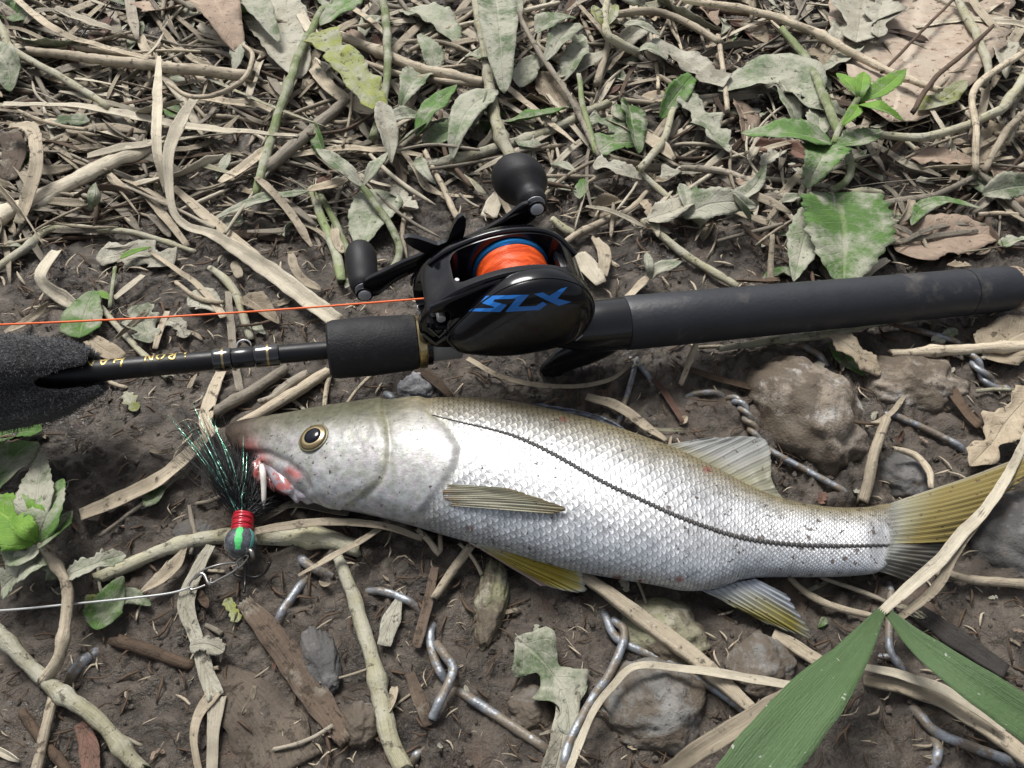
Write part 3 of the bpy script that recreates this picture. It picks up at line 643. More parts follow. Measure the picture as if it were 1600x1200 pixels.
plain('logo_blue', (.012, .155, .52), .35)
m, nt, b = mat('cork', .8); tc = nt.nodes.new('ShaderNodeTexCoord')
c = mixc(nt, mapr(nt, noise(nt, tc.outputs['Object'], 700, 3), .4, .6), (.36, .27, .18), (.10, .075, .06)); nt.links.new(c, b.inputs['Base Color']); bump(nt, b, noise(nt, tc.outputs['Object'], 700, 3), .0006, .7); MT['cork'] = m
rod = empty('fishing_rod', rodp(1200)*[1, 1, 0], 'black casting rod with foam grips lying behind the fish', 'fishing rod')
def turned(name, prof, mt, par=rod, k=48, label=None):
    """prof: (pixel column, radius mm) along the rod"""
    V, F, uv = revolve([(rx(x), r/1000) for x, r in prof], k, RO, ra, ry, rz)
    o = mk(name, V, F, MT[mt], par, uv, sharp=35)
    if label: o['label'] = label
    return o
turned('blank', [(-140, 4.8), (60, 4.85), (330, 4.5), (520, 4.1)], 'blank_black')
for x0, x1 in ((333, 364), (398, 438)):
    w_ = turned('thread_wrap', [(x0, 4.5), (x0+1.5, 5.0), (x0+4, 5.2), (x1-4, 5.2), (x1-1.5, 5.0), (x1, 4.4)], 'thread_black')
    xm = x0+.55*(x1-x0); turned('gold_band', [(xm-1.8, 5.15), (xm-1.7, 5.27), (xm+1.7, 5.27), (xm+1.8, 5.15)], 'gold_ring', w_)
turned('wrap_coat', [(364, 4.5), (366, 4.75), (396, 4.72), (398, 4.4)], 'seat_gloss')
a = np.linspace(-.2, math.pi+.2, 18); c0 = RO+ra*rx(383)
kp = c0+ry*.0016+np.outer(np.cos(a)*.0030, ra)+np.outer(.0042+np.sin(a)*.0026, rz*.75+ry*.66)
V, F, uv = tube(kp, .00035, 8); mk('hook_keeper', V, F, MT['silver'], rod, uv)
turned('foregrip', [(512, 6), (512.6, 11.4), (516, 12.8), (524, 13.4), (580, 13.7), (640, 12.9), (650, 12.4), (651, 7)], 'foam_grip')
turned('winding_ring', [(651, 9), (651.3, 12.3), (653, 12.7), (661, 12.5), (664, 12.2), (664.3, 9)], 'gold_ring')
turned('reel_seat_hood', [(664, 8), (664.5, 10.8), (673, 10.9), (674, 9.8), (716, 9.6), (719, 9.2), (719.5, 5)], 'hood_grey')
turned('hood_collar', [(665, 9), (665.3, 11.2), (673, 11.2), (673.4, 9)], 'reel_black')
turned('reel_seat', [(700, 5), (702, 7.5), (760, 7.0), (850, 7.6), (880, 9.5), (905, 11.9), (940, 12.7), (974, 12.9), (975, 10)], 'seat_gloss')
turned('rear_grip', [(974.5, 8), (975, 12.8), (978, 13.3), (1100, 13.15), (1300, 12.7), (1480, 12.3), (1545, 12.2), (1571, 12.0), (1578, 11.2), (1579, 8)], 'butt_grip', k=64)
turned('grip_seam', [(1505, 12.1), (1505.3, 12.38), (1507, 12.38), (1507.3, 12.1)], 'blank_black')
turned('butt_cap', [(1576, 9), (1576.5, 11.6), (1583, 11.7), (1589, 11.0), (1592, 9), (1593, 3)], 'cork')
# trigger under the seat
tp_ = np.array([(.050, -.002), (.046, -.009), (.038, -.016), (.029, -.022), (.022, -.029), (.0185, -.0345)])
q = cr(np.array([RO+ra*x+rz*z for x, z in tp_]), 24); R = np.interp(np.linspace(0, 1, 24), [0, .25, .6, .9, 1], [.0125, .0115, .0085, .0058, .002])
V, F, uv = tube(q, R, 20, flat=.62, up=ry); mk('trigger', V, F, MT['seat_gloss'], rod, uv)
# hand lettered words along the blank, reading from the other side of the rod
LET = {'i': ([[(.3, .0), (.25, .62)]], [(.22, .9)]), 'R': ([[(.1, 0), (.2, 1), (.62, .93), (.66, .68), (.2, .5)], [(.25, .52), (.75, .0)]], []),
       'O': ([[(.45, 1), (.12, .7), (.1, .25), (.42, .0), (.74, .3), (.76, .75), (.45, 1)]], []), 'N': ([[(.05, -.05), (.15, 1), (.65, .05), (.78, 1.12)]], []),
       'H': ([[(.1, -.1), (.28, 1.35)], [(.68, 0), (.78, 1)], [(.18, .45), (.75, .55)]], []), 'A': ([[(.05, 0), (.45, 1), (.75, .0)], [(.2, .35), (.7, .38)]], []),
       'D': ([[(.15, 0), (.2, 1), (.65, .8), (.75, .4), (.55, .05), (.15, 0)]], [])}
def lettering(word, x0, x1):
    n = len(word); parts = []
    for i, ch in enumerate(word):
        for st_ in LET[ch][0]+[[(p[0]-.05, p[1]), (p[0]+.05, p[1]+.02)] for p in LET[ch][1]]:
            q = cr(np.array([(*p, 0) for p in st_]), 14) if len(st_) > 2 else np.linspace((*st_[0], 0), (*st_[1], 0), 8)
            col_ = x0+(x1-x0)*(i+q[:, 0]*.92)/n
            th = math.radians(40)+q[:, 1]*math.radians(62)      # angle around the blank, 0 = away from the camera, 90 = up
            pt = []
            for cc, a_ in zip(col_, th):
                d = ry*math.cos(a_)+rz*math.sin(a_); pt.append(RO+ra*rx(cc)+d*.00466)
            pt = np.array(pt); ax = rodp(x0)
            wd = .00045*(.6+.8*np.sin(np.linspace(.3, 2.6, len(pt)))) if len(st_) > 1 else .0006
            T = nrmz(np.gradient(pt, axis=0)); D = nrmz((pt-RO)-np.outer((pt-RO)@ra, ra)); S = np.cross(D, T)
            wd = np.broadcast_to(wd, (len(pt),))[:, None]
            rr = np.stack([pt-S*wd, pt-S*wd*.5+D*.0001, pt+S*wd*.5+D*.0001, pt+S*wd, pt-D*.0002], 1)
            V_, F_ = loft(rr); parts.append((V_, F_, np.zeros((len(V_), 2))))
    V_, F_, u_ = join(parts); mk('lettering', V_, F_, MT['gold_paint'], rod, u_)
lettering('iRON', 297, 226); lettering('HAND', 200, 104)

# ------------------------------------------------------------------ baitcasting reel (local millimetres: x to the butt, y away, z up)
def Lc(p): p = np.asarray(p, float)/1000; return RO+p[..., 0:1]*ra+p[..., 1:2]*ry+p[..., 2:3]*rz
reel = empty('fishing_reel', RO*[1, 1, 0], 'black low profile baitcasting reel with orange line on its spool', 'fishing reel')
FF = np.array([(-37, 9), (-43, 15), (-45, 24), (-40, 33), (-27, 43), (-9, 49.5), (9, 50), (22, 44.5), (30, 33), (31, 20), (24, 10), (-5, 7)], float)
NN_ = np.array([-2.5, 5.5])+np.array([(-25, 7), (-30, 11.5), (-31, 17), (-25, 26), (-16, 36), (-5, 43.5), (10, 46), (24, 41), (32, 31), (33, 19), (25, 8), (-2, 3)], float)
def sect(pts, y, s=1.0, c=(0, 28)):
    p = (pts-c)*s+c; q = cr(np.c_[p, p[:, 0]*0], 96, True)[:, :2]; return np.c_[q[:, 0], np.full(96, y), q[:, 1]]
def rawobj(V, F):
    me = bpy.data.meshes.new('t'); me.from_pydata(np.asarray(V).tolist(), [], [tuple(int(i) for i in f) for f in F]); me.update()
    bm = bmesh.new(); bm.from_mesh(me); bmesh.ops.recalc_face_normals(bm, faces=bm.faces); bm.to_mesh(me); bm.free()
    o = bpy.data.objects.new('t', me); COL.objects.link(o); return o
def boxcut(x0, x1, y0, y1, z0, z1, r=3, axis='z', taper=0.0):
    a = []
    for cx, cy, st in ((1, 1, 0), (-1, 1, 90), (-1, -1, 180), (1, -1, 270)):
        for t_ in np.linspace(0, 90, 7): a.append((cx, cy, math.radians(st+t_)))
    def ring(u0, u1, v0, v1): return np.array([((u1-r if cx > 0 else u0+r)+r*math.cos(t_), (v1-r if cy > 0 else v0+r)+r*math.sin(t_)) for cx, cy, t_ in a])
    if axis == 'z':
        lo, hi = ring(x0+taper, x1-taper, y0+taper, y1-taper), ring(x0, x1, y0, y1)
        return rawobj(*loft([np.c_[lo, np.full(28, z0)], np.c_[hi, np.full(28, z1)]]))
    if axis == 'x':
        q = ring(y0, y1, z0, z1); return rawobj(*loft([np.c_[np.full(28, x0), q], np.c_[np.full(28, x1), q]]))
    q = ring(x0, x1, z0, z1); return rawobj(*loft([np.c_[q[:, 0], np.full(28, y0), q[:, 1]], np.c_[q[:, 0], np.full(28, y1), q[:, 1]]]))
def boolean(o, cuts, bev=.7):
    for c_ in cuts:
        md = o.modifiers.new('b', 'BOOLEAN'); md.object = c_; md.operation = 'DIFFERENCE'; md.solver = 'EXACT'
    if bev:
        md = o.modifiers.new('v', 'BEVEL'); md.width = bev; md.segments = 2; md.limit_method = 'ANGLE'; md.angle_limit = math.radians(38)
    bpy.context.view_layer.update(); dg = bpy.context.evaluated_depsgraph_get(); me = bpy.data.meshes.new_from_object(o.evaluated_get(dg))
    V = np.array([v_.co[:] for v_ in me.vertices]); F = [tuple(p.vertices) for p in me.polygons]
    for c_ in cuts+[o]: bpy.data.objects.remove(c_)
    return V, F
fr = rawobj(*loft([sect(FF, -13.5, .97), sect(FF, -12.5, 1), sect(FF, -4), sect(FF, 4), sect(FF, 12.5), sect(FF, 16, .985), sect(FF, 19, .94), sect(FF, 21, .84), sect(FF, 21.8, .7)]))
V, F = boolean(fr, [boxcut(-30, 21, -10, 11.5, 14, 70, 5, 'z', 1.5), boxcut(-60, -29, -9, 9, 17, 31, 3, 'x'), boxcut(-41.5, -31.5, -30, 2, 20.5, 31, 2.5, 'y')], .8)
mk('frame', Lc(V), F, MT['reel_black'], reel, sharp=32)
V, F = loft([sect(NN_, -12.8, .985), sect(NN_, -13.6, 1.0), sect(NN_, -17.5, 1.0), sect(NN_, -20, .985), sect(NN_, -22.2, .95), sect(NN_, -24, .88), sect(NN_, -25.2, .78), sect(NN_, -25.9, .64), sect(NN_, -26.3, .42), sect(NN_, -26.4, .15)])
V = Lc(V); side = mk('side_plate', V, F, MT['reel_black'], reel, sharp=60)
SB = BVHTree.FromPolygons([Vector(p) for p in V], F)
def onplate(px_, py_, lift=.00012):
    d = nrmz(ray(px_, py_)); h, n_, i, ds = SB.ray_cast(Vector(CAM), Vector(d))
    return None if h is None else np.array(h)-d*lift
LOGO = [[(480, 815), (515, 793), (683, 790), (690, 780), (575, 745), (622, 690), (975, 680), (885, 778), (1030, 773), (1085, 738), (1122, 758), (1060, 805), (780, 822), (868, 714), (695, 718), (678, 736), (795, 764), (738, 822)],
        [(1015, 675), (1085, 662), (1140, 690), (1235, 632), (1287, 617), (1205, 712), (1320, 740), (1220, 772), (1120, 728)]]
for pg in LOGO:
    from mathutils.geometry import tessellate_polygon
    p2 = [Vector((640+x/5.218, 330+y/5.218, 0)) for x, y in pg]; tris = [[p2[i] for i in t_] for t_ in tessellate_polygon([p2])]
    while True:
        out = []; done = True
        for a_, b_, c_ in tris:
            e = [((a_-b_).length, 0), ((b_-c_).length, 1), ((c_-a_).length, 2)]; l_, k_ = max(e)
            if l_ < 2.5: out.append([a_, b_, c_]); continue
            done = False
            for _ in range(k_): a_, b_, c_ = b_, c_, a_
            m_ = (a_+b_)/2; out += [[a_, m_, c_], [m_, b_, c_]]
        tris = out
        if done: break
    V = [onplate(q_.x, q_.y) for t_ in tris for q_ in t_]; F = [(3*i, 3*i+1, 3*i+2) for i in range(len(tris)) if all(V[3*i+k] is not None for k in range(3))]
    V = [v_ if v_ is not None else RO for v_ in V]; mk('letter', V, F, MT['logo_blue'], side)
# faceted trim in front of the side plate, thumb rest, foot
def pipe(name, pts, r, mt, par, k=8, flat=1.0, n=30, smoothp=True):
    q = Lc(cr(np.array(pts, float), n)) if smoothp else Lc(np.array(pts, float)); V_, F_, u_ = tube(q, np.asarray(r)/1000, k, flat=flat, up=ry); return mk(name, V_, F_, MT[mt], par, u_, sharp=50)
pipe('trim', [(-43.5, -13.2, 19.5), (-38, -14.2, 13.5), (-30, -15, 21), (-26, -14.5, 29)], 1.5, 'reel_trim', reel, 6, n=4, smoothp=False)
pipe('trim', [(-41, -13, 22.5), (-36.5, -14, 17), (-30, -14.6, 25)], .8, 'reel_trim', reel, 6, smoothp=False)
pipe('rail', [(-40, -13, 33.5), (-27, -13.4, 40), (-10, -13.4, 46.5), (8, -13.2, 48.5), (21, -12.5, 44.5), (29, -10, 36)], [1.3]*30, 'reel_black', reel, 10, 1.0)
pipe('rail', [(-38, 12.5, 36), (-27, 13, 43.6), (-9, 13.2, 50), (9, 13.2, 50.4), (20, 12, 46.2), (28, 8, 39)], [1.2]*30, 'reel_trim', reel, 10, 1.0)
V, F, uv = revolve([(-.023, .002), (-.0229, .006), (-.015, .0075), (.01, .0075), (.0229, .006), (.023, .002)], 20, Lc([0, 0, 6.5]), ra, ry, rz*.55); mk('reel_foot', V, F, MT['reel_inner'], reel, uv, sharp=40)
for sx0, sz0 in ((25, 17), (-18, 11)):
    c_ = Lc([sx0, 0, sz0]); h_, n_, i_, d_ = SB.ray_cast(Vector(c_-ry*.1), Vector(ry))
    if h_ is not None:
        n_ = np.array(n_); n_ = n_ if n_@ry < 0 else -n_; e1 = nrmz(np.cross(n_, ra)); V, F, uv = revolve([(-.0006, .0022), (.0003, .0021), (.0005, .0016), (.0001, .0013), (.0001, .00001)], 20, np.array(h_), n_, e1, np.cross(n_, e1)); mk('screw', V, F, MT['hood_grey'], side, uv, sharp=30)
sm_ = sect(NN_, -19.2, .995); V, F, uv = tube(Lc(np.vstack([sm_, sm_[:1]])), .00035, 6, up=ry); mk('seam', V, F, MT['reel_trim'], side, uv)
# thumb bar behind the spool
V, F = loft([np.c_[np.full(20, x), 10.5*np.cos(np.linspace(0, 2*math.pi, 20, endpoint=False)), z+h_*np.sin(np.linspace(0, 2*math.pi, 20, endpoint=False))] for x, z, h_ in ((17, 40, .5), (18, 40.2, 2.2), (22, 39, 3), (25, 36, 3), (26, 35, .6))]); mk('thumb_bar', Lc(V), F, MT['reel_trim'], reel, sharp=40)
# spool with its wound line
sc_ = Lc([-1, 0, 31.5]); yy = ry
sp_ = mk('spool', *revolve([(-.0098, .004), (-.0098, .0172), (-.0088, .0176), (-.0080, .0165), (-.0079, .009), (.0079, .009), (.0080, .0164), (.0088, .0174), (.0104, .0172), (.0104, .004)], 72, sc_, yy, ra, rz)[:2], MT['blue_rim'], reel, sharp=40)
prof = [(-.0078, .0075)]+[(y_, .0158+.0006*math.cos(y_/.0078*1.2)+.00022*abs(math.sin(y_*math.pi/.00072))) for y_ in np.linspace(-.0077, .0077, 130)]+[(.0078, .0075)]
m, nt, b = mat('orange_line', .5, (.80, .10, .012)); tc = nt.nodes.new('ShaderNodeTexCoord'); sx_ = nd(nt, 'ShaderNodeSeparateXYZ', {0: tc.outputs['UV']})
ph = mth(nt, 'ADD', mth(nt, 'MULTIPLY', sx_.outputs[1], 1250.0), mth(nt, 'MULTIPLY', noise(nt, vscale(nt, tc.outputs['UV'], (9, 240, 1)), 1.0, 3), 2.2))
wv = mth(nt, 'ABSOLUTE', mth(nt, 'SUBTRACT', mth(nt, 'FRACT', ph), .5))
c = mixc(nt, mapr(nt, wv, .22, .5), (.90, .115, .008), (.30, .02, .003)); nt.links.new(c, b.inputs['Base Color']); bump(nt, b, mth(nt, 'SUBTRACT', 1, wv), .0004, .8); MT['oline'] = m
V, F, uv = revolve(prof, 96, sc_, yy, ra, rz); mk('wound_line', V, F, MT['oline'], sp_, uv)
# level wind
V, F, uv = revolve([(-.010, .002), (.010, .002)], 16, Lc([-35, 0, 23.5]), yy, ra, rz); mk('worm_shaft', V, F, MT['silver'], reel, uv, sharp=40)
pipe('line_guide', [(-37, -1, 18), (-39, -1.5, 24), (-38, -1, 31), (-35, 0, 34)], [1.6]*30, 'silver', reel)
pipe('guide_post', [(-28, -4, 36.5), (-27.5, -4, 40.5)], 1.0, 'silver', reel, 12, smoothp=False)
# handle
HU = np.array([-27.0, 31.0]); E1, E2 = np.array([12.5, 52.5]), np.array([-66.5, 9.0])
arm = []
for t_ in np.linspace(0, 1, 41):
    c_ = E2+(E1-E2)*t_; d_ = (E1-E2)/np.linalg.norm(E1-E2); nn = np.array([-d_[1], d_[0]])
    c_ = c_+nn*2.2*math.sin(2*math.pi*t_)
    e_ = min(t_, 1-t_)*98; wv_ = 5.6 if e_ > 5.6 else math.sqrt(max(.05, 5.6**2-(5.6-e_)**2))
    wv_ = wv_-1.3*sm(6, 18, e_)+3.4*math.exp(-((t_-.5)/.09)**2); yc = 27.0-2.5*math.exp(-((t_-.5)/.16)**2)
    arm.append([(*(c_+nn*wv_*s_)[:1], yc+o_, (c_+nn*wv_*s_)[1]) for s_, o_ in ((-1, -.9), (-.86, -1.4), (.86, -1.4), (1, -.9), (1, .9), (.86, 1.4), (-.86, 1.4), (-1, .9))])
V, F = loft(np.array(arm)); hd_ = mk('handle_arm', Lc(V), F, MT['reel_black'], reel, sharp=40)
def turnedY(name, prof, c, mt, par, k=36, shift=(0, 0), sx=1.0):
    a = np.linspace(0, 2*math.pi, k, endpoint=False); y0 = prof[0][0]; y1 = prof[-1][0]
    rr = np.array([[(c[0]+shift[0]*(y_-y0)/(y1-y0)+sx*max(r_, .01)*math.cos(t_), y_, c[1]+shift[1]*(y_-y0)/(y1-y0)+max(r_, .01)*math.sin(t_)) for t_ in a] for y_, r_ in prof])
    V_, F_ = loft(rr); return mk(name, Lc(V_), F_, MT[mt], par, sharp=45)
def spr(prof, n=40): return cr(np.array([(*p, 0) for p in prof]), n)[:, :2]
k1 = turnedY('knob', spr([(28.4, 4.8), (31, 6.2), (35, 6.4), (39, 8.6), (44, 11.6), (50, 12.4), (55, 11.2), (59, 7.5), (60.5, 3), (60.7, .1)]), E1, 'knob_rubber', reel, shift=(-5, -2))
k2 = turnedY('knob', spr([(28.4, 5.0), (31, 6.4), (36, 7.0), (44, 7.6), (50, 7.7), (55, 6.6), (58, 4), (59, .1)]), E2, 'knob_rubber', reel, shift=(0, 2))
for e_, kk in ((E1, k1), (E2, k2)):
    cp = turnedY('cap_ring', [(25.9, 3.2), (25.3, 4.1), (24.9, 4.1), (24.7, 3.2)], e_, 'reel_trim', kk); turnedY('cap', [(25.2, 3.0), (24.3, 3.0), (24.0, 2.6), (23.95, .1)], e_, 'silver', kk)
    turnedY('bearing', [(27.9, 4.4), (28.9, 4.4)], e_, 'silver', kk)
st_ = []
for k in range(80):
    a_ = 2*math.pi*k/80; r_ = 9+15*max(0, math.cos(2.5*(a_-math.radians(76)))**2)**3.2; st_.append((HU[0]+r_*math.cos(a_), HU[1]+r_*math.sin(a_)))
st_ = np.array(st_); V, F = loft([np.c_[st_[:, 0], np.full(80, 21.5), st_[:, 1]], np.c_[st_[:, 0], np.full(80, 24.2), st_[:, 1]]]); mk('star_drag', Lc(V), F, MT['reel_trim'], reel, sharp=40)
turnedY('drive_shaft', [(20, 4), (27.5, 4), (29, 5.2), (30.5, 4.6)], HU, 'reel_trim', reel)
# orange line running out to the rod tip
m_ = MT['oline2'] = plain('orange_thread', (.85, .14, .02), .5)
lp = np.linspace(Lc([-37, -2.5, 29.5]), P(-120, 512, .075), 40)
lp[:, 2] -= .002*np.sin(np.linspace(0, math.pi, 40))
V, F, uv = tube(lp, .00042, 8); tag(mk('fishing_line', V, F, m_, None, uv), 'taut orange fishing line running from the reel along the rod', 'fishing line')

# ------------------------------------------------------------------ fuzzy black sleeve over the rod blank
m, nt, b = mat('sleeve_cloth', .85, (.02, .02, .022), spec=.35); tc = nt.nodes.new('ShaderNodeTexCoord'); v = tc.outputs['Object']
n1 = noise(nt, v, 850, 3, .75); n2 = noise(nt, v, 420, 4, .7)
c = mixc(nt, mapr(nt, n1, .58, .70), (.005, .005, .007), (.22, .225, .24)); nt.links.new(c, b.inputs['Base Color'])
bump(nt, b, mth(nt, 'ADD', n1, mth(nt, 'MULTIPLY', n2, .8)), .0022, 1.0); b.inputs['Sheen Weight'].default_value = .3; MT['sleeve'] = m
mS, kS = 90, 96; aS = np.linspace(0, 2*math.pi, kS, endpoint=False)        # angle 0 = away from camera, 90 up, 180 towards camera, 270 down
view = nrmz(CAM-rodp(60)); va = math.atan2(view@rz, view@ry)                  # direction round the rod that faces the lens
slit = va+math.radians(14)
dphi = (aS-slit+math.pi) % (2*math.pi)-math.pi
endx = 62+82*sm(.0, .75, np.abs(dphi))+12*(dphi > 0)*sm(.3, 1.2, np.abs(dphi))+5*perlin(aS*3, aS*0, 5)
outer = np.empty((mS, kS, 3)); inner = np.empty((mS, kS, 3))
for i, t_ in enumerate(np.linspace(0, 1, mS)):
    t2 = 1-(1-t_)**1.6
    xx = -230+(endx+230)*t2
    rr = .0215*np.interp(xx, [-230, -60, 20, 60, 100, 130, 165], [.9, 1.0, 1.0, .93, .80, .60, .36])
    lipc = 1-.30*np.exp(-(dphi/.32)**2)*sm(-20, 70, xx)
    rr = np.maximum(rr*lipc, .0062)*(1+.03*perlin(aS*1.6, xx/60, 9)+.015*perlin(aS*9, xx/9, 10))
    xm = np.array([rx(q_) for q_ in xx])
    D = np.cos(aS)[:, None]*ry+np.sin(aS)[:, None]*rz
    fl = np.where(np.sin(aS) > 0, .86, 1.0)
    outer[i] = RO+xm[:, None]*ra+D*(rr*fl)[:, None]; inner[i] = RO+(xm-.0006)[:, None]*ra+D*np.maximum(rr*fl-.0028, .0052)[:, None]
rings_ = np.concatenate([outer, outer[-1:]*.5+inner[-1:]*.5+ra*.0008, inner[::-1]])
V, F = loft(rings_, False)
sleeve = tag(mk('rod_sleeve', V, F, MT['sleeve']), 'fuzzy black cloth rod sleeve with an open split end', 'rod sleeve')

fz_ = []; rs0 = np.random.RandomState(2); ON = nrmz(np.cross(np.roll(outer, -1, 1)-np.roll(outer, 1, 1), np.gradient(outer, axis=0)))
ON *= np.sign((ON*(outer-outer.mean(1, keepdims=True))).sum(-1, keepdims=True))
for _ in range(7000):
    i, j = rs0.randint(20, mS), rs0.randint(kS); p0 = outer[i, j]+rs0.normal(0, .0005, 3); d = nrmz(ON[i, j]*.8+rs0.normal(0, .55, 3)); q = np.array([p0-d*.0003, p0+d*.0006+rs0.normal(0, .0002, 3), p0+d*rs0.uniform(.0009, .0017)])
    fz_.append(tube(q, np.array([.00013, .0001, .00005]), 3))
V, F, uv = join(fz_); plain('fuzz_black', (.10, .10, .11), .5); tag(mk('fuzz', V, F, MT['fuzz_black'], sleeve, uv), kind='stuff')
# ------------------------------------------------------------------ bucktail jig lying under the fish's mouth
JC = P(376, 848, .0115); js = mpp(JC)
jig = empty('jig_lure', P(376, 848, 0), 'black hair jig with grey ball head and red thread below the mouth', 'fishing lure')
ju = nrmz(P(381, 800, .0135)-JC); jx = nrmz(np.cross(ju, [0, 0, 1])); jn = np.cross(jx, ju)
V, F = ico(5); rB = 25*js
m, nt, b = mat('jig_paint', .2, coat=.8); tc = nt.nodes.new('ShaderNodeTexCoord'); v = tc.outputs['Object']
c = mixc(nt, mapr(nt, noise(nt, v, 350, 4), .4, .6), (.045, .05, .058), (.11, .12, .135)); c = mixc(nt, mapr(nt, noise(nt, v, 1500, 2), .66, .72), c, (.35, .40, .42)); nt.links.new(c, b.inputs['Base Color'])
bump(nt, b, noise(nt, v, 700, 3), .0003, .5); MT['jig'] = m
plain('jig_green', (.06, .42, .12), .35, .6, 1800, var=.8); plain('jig_aqua', (.10, .38, .34), .3, metal=.3); plain('red_thread', (.42, .008, .022), .3, coat=.4)
plain('hook_steel', (.05, .048, .046), .3, metal=.8); plain('snap_steel', (.34, .33, .31), .28, metal=.9); plain('bone', (.72, .68, .62), .3); plain('hair_black', (.006, .006, .008), .45)
head = mk('head', JC+(V[:, :1]*jx+V[:, 1:2]*jn+V[:, 2:]*ju*1.02)*rB, F, MT['jig'], jig)
for a0, wd, mt_ in ((8, .24, 'jig_green'), (62, .13, 'jig_aqua')):
    th = np.linspace(-.75, 1.15, 20); rr = []
    for t_ in th:
        row = []
        for s_ in np.linspace(-1, 1, 9):
            az = math.radians(a0)+s_*wd*(1-.15*math.sin(t_*9)); d = math.cos(t_)*(math.sin(az)*jx+math.cos(az)*jn)+math.sin(t_)*ju*1.02
            row.append(JC+d*rB*(1.012 if abs(s_) < .95 else .995))
        rr.append(row)
    V, F = np.array(rr).reshape(-1, 3), gridfaces(20, 9, False); mk('stripe', V, F, MT[mt_], head)
tb = JC+ju*rB*.80; rT = 14.5*js; parts = []
for k in range(9):
    a = np.linspace(0, 2*math.pi, 33); hgt_ = 26*js*k/8
    pt = tb+np.outer(np.full(33, hgt_), ju)+(np.outer(np.cos(a), jx)+np.outer(np.sin(a), jn))*rT*(.96+.05*math.sin(k*2.3))+np.outer(.00025*np.sin(a*2+k*2), ju)
    parts.append(tube(pt, .00075, 8, up=ju))
V, F, uv = join(parts); mk('thread_wrap', V, F, MT['red_thread'], jig, uv)
V, F, uv = revolve([(-.001, .0005), (-.001, rT*.95), (27*js, rT*.95), (27.5*js, .0005)], 24, tb, ju, jx, jn); mk('thread_core', V, F, MT['red_thread'], jig, uv)
root = tb+ju*24*js
rs = np.random.RandomState(4); parts = []
def strand(tip, sp=.002, r=.00016, sag=.004, k=3):
    b0 = root+jx*rs.uniform(-1, 1)*rT*.6+jn*rs.uniform(-1, 1)*rT*.6
    mid = (b0+tip)/2+rs.normal(0, sp, 3)+np.array([0, 0, sag]); q = cr(np.array([b0-ju*.002, b0+(mid-b0)*.5+rs.normal(0, sp*.3, 3), mid, tip]), 12)
    q[:, 2] = np.maximum(q[:, 2], .001); return tube(q, np.linspace(1, .25, 12)*r, k)
for i in range(640):
    if i < 470: tip = P(rs.uniform(332, 408), rs.uniform(678, 752), rs.uniform(.001, .018))
    elif i < 550: tip = P(rs.uniform(400, 455), rs.uniform(762, 800), rs.uniform(.001, .006))
    else: tip = P(rs.uniform(268, 345), rs.uniform(630, 720), rs.uniform(.010, .034))
    parts.append(strand(tip, .0022, .00022))
V, F, uv = join(parts); tag(mk('hair', V, F, MT['hair_black'], jig, uv), kind='stuff')
m, nt, b = mat('flash_tinsel', .2, metal=.6); tc = nt.nodes.new('ShaderNodeTexCoord')
c = mixc(nt, mapr(nt, noise(nt, tc.outputs['Object'], 450, 2), .45, .55), (.03, .16, .10), (.40, .72, .58)); nt.links.new(c, b.inputs['Base Color']); MT['flash'] = m
for tx, ty, tz in ((262, 648, 30), (276, 668, 26), (300, 628, 34), (304, 664, 28), (318, 640, 30), (332, 652, 26), (318, 690, 20), (380, 680, 22), (386, 706, 22), (408, 784, 6), (396, 772, 14), (288, 656, 30)):
    V, F, uv = strand(P(tx, ty, tz/1000), .0015, .00036, .005, 4); mk('flash_strand', V, F, MT['flash'], jig, uv)
# big hook running up into the mouth, its barb coming out of the lip
q = cr(np.array([root-ju*.003, P(384, 770, .012), P(392, 735, .010), P(405, 715, .013), P(410, 735, .0205), P(412, 760, .018), P(412, 795, .0125)]), 50)
V, F, uv = tube(q[:38], np.full(38, .0008), 10); mk('hook', V, F, MT['hook_steel'], jig, uv)
V, F, uv = tube(q[34:], np.interp(np.linspace(0, 1, 16), [0, .2, .8, 1], [.0011, .0014, .0010, .0002]), 12); mk('hook_point', V, F, MT['bone'], jig, uv)['label'] = 'pale hook point sticking out of the lip'
# eyelet, snap and double assist hook
def wirep(name, pts, r, mt_, par=jig, n=40):
    q = cr(np.array([P(a, b_, z/1000) for a, b_, z in pts]), n); V, F, uv = tube(q, r, 8); return mk(name, V, F, MT[mt_], par, uv)
wirep('eyelet', [(384, 864, 12), (391, 860, 15), (395, 868, 14), (394, 874, 10), (387, 872, 8), (383, 866, 10)], .0009, 'snap_steel')
wirep('assist_hook', [(383, 872, 9), (382, 890, 6), (381, 900, 4), (372, 900, 3.5), (364, 894, 4), (359, 886, 6)], .0006, 'hook_steel')
wirep('assist_hook', [(384, 872, 9), (383, 892, 6), (386, 899, 4.5), (398, 902, 3.5), (412, 896, 4), (420, 884, 7), (421, 878, 8)], .0006, 'hook_steel')
wirep('assist_hook', [(382, 888, 6), (383, 910, 4), (381, 926, 5)], .0006, 'hook_steel')
snap = empty('line_snap', P(340, 895, 0), 'bent steel wire snap clipped between jig eye and leader', 'snap')
def wires(name, pts, r): return wirep(name, pts, r, 'snap_steel', snap, 60)
wires('wire_loop', [(368, 880, 9), (380, 869, 11), (388, 868, 12), (384, 876, 10), (372, 888, 8), (369, 880, 9), (350, 881, 7.5), (330, 886, 7), (314, 893, 6), (300, 906, 5), (295, 914, 4.5), (298, 921, 4), (306, 920, 4), (322, 914, 4.2)], .0005)
wires('wire_latch', [(374, 886, 8), (360, 896, 7), (343, 905, 6), (331, 911, 5.5), (330, 904, 6)], .0005)
wires('wire_clip', [(304, 904, 5), (312, 897, 6.5), (319, 898, 6.5), (325, 910, 6), (329, 914, 5.5)], .0007)
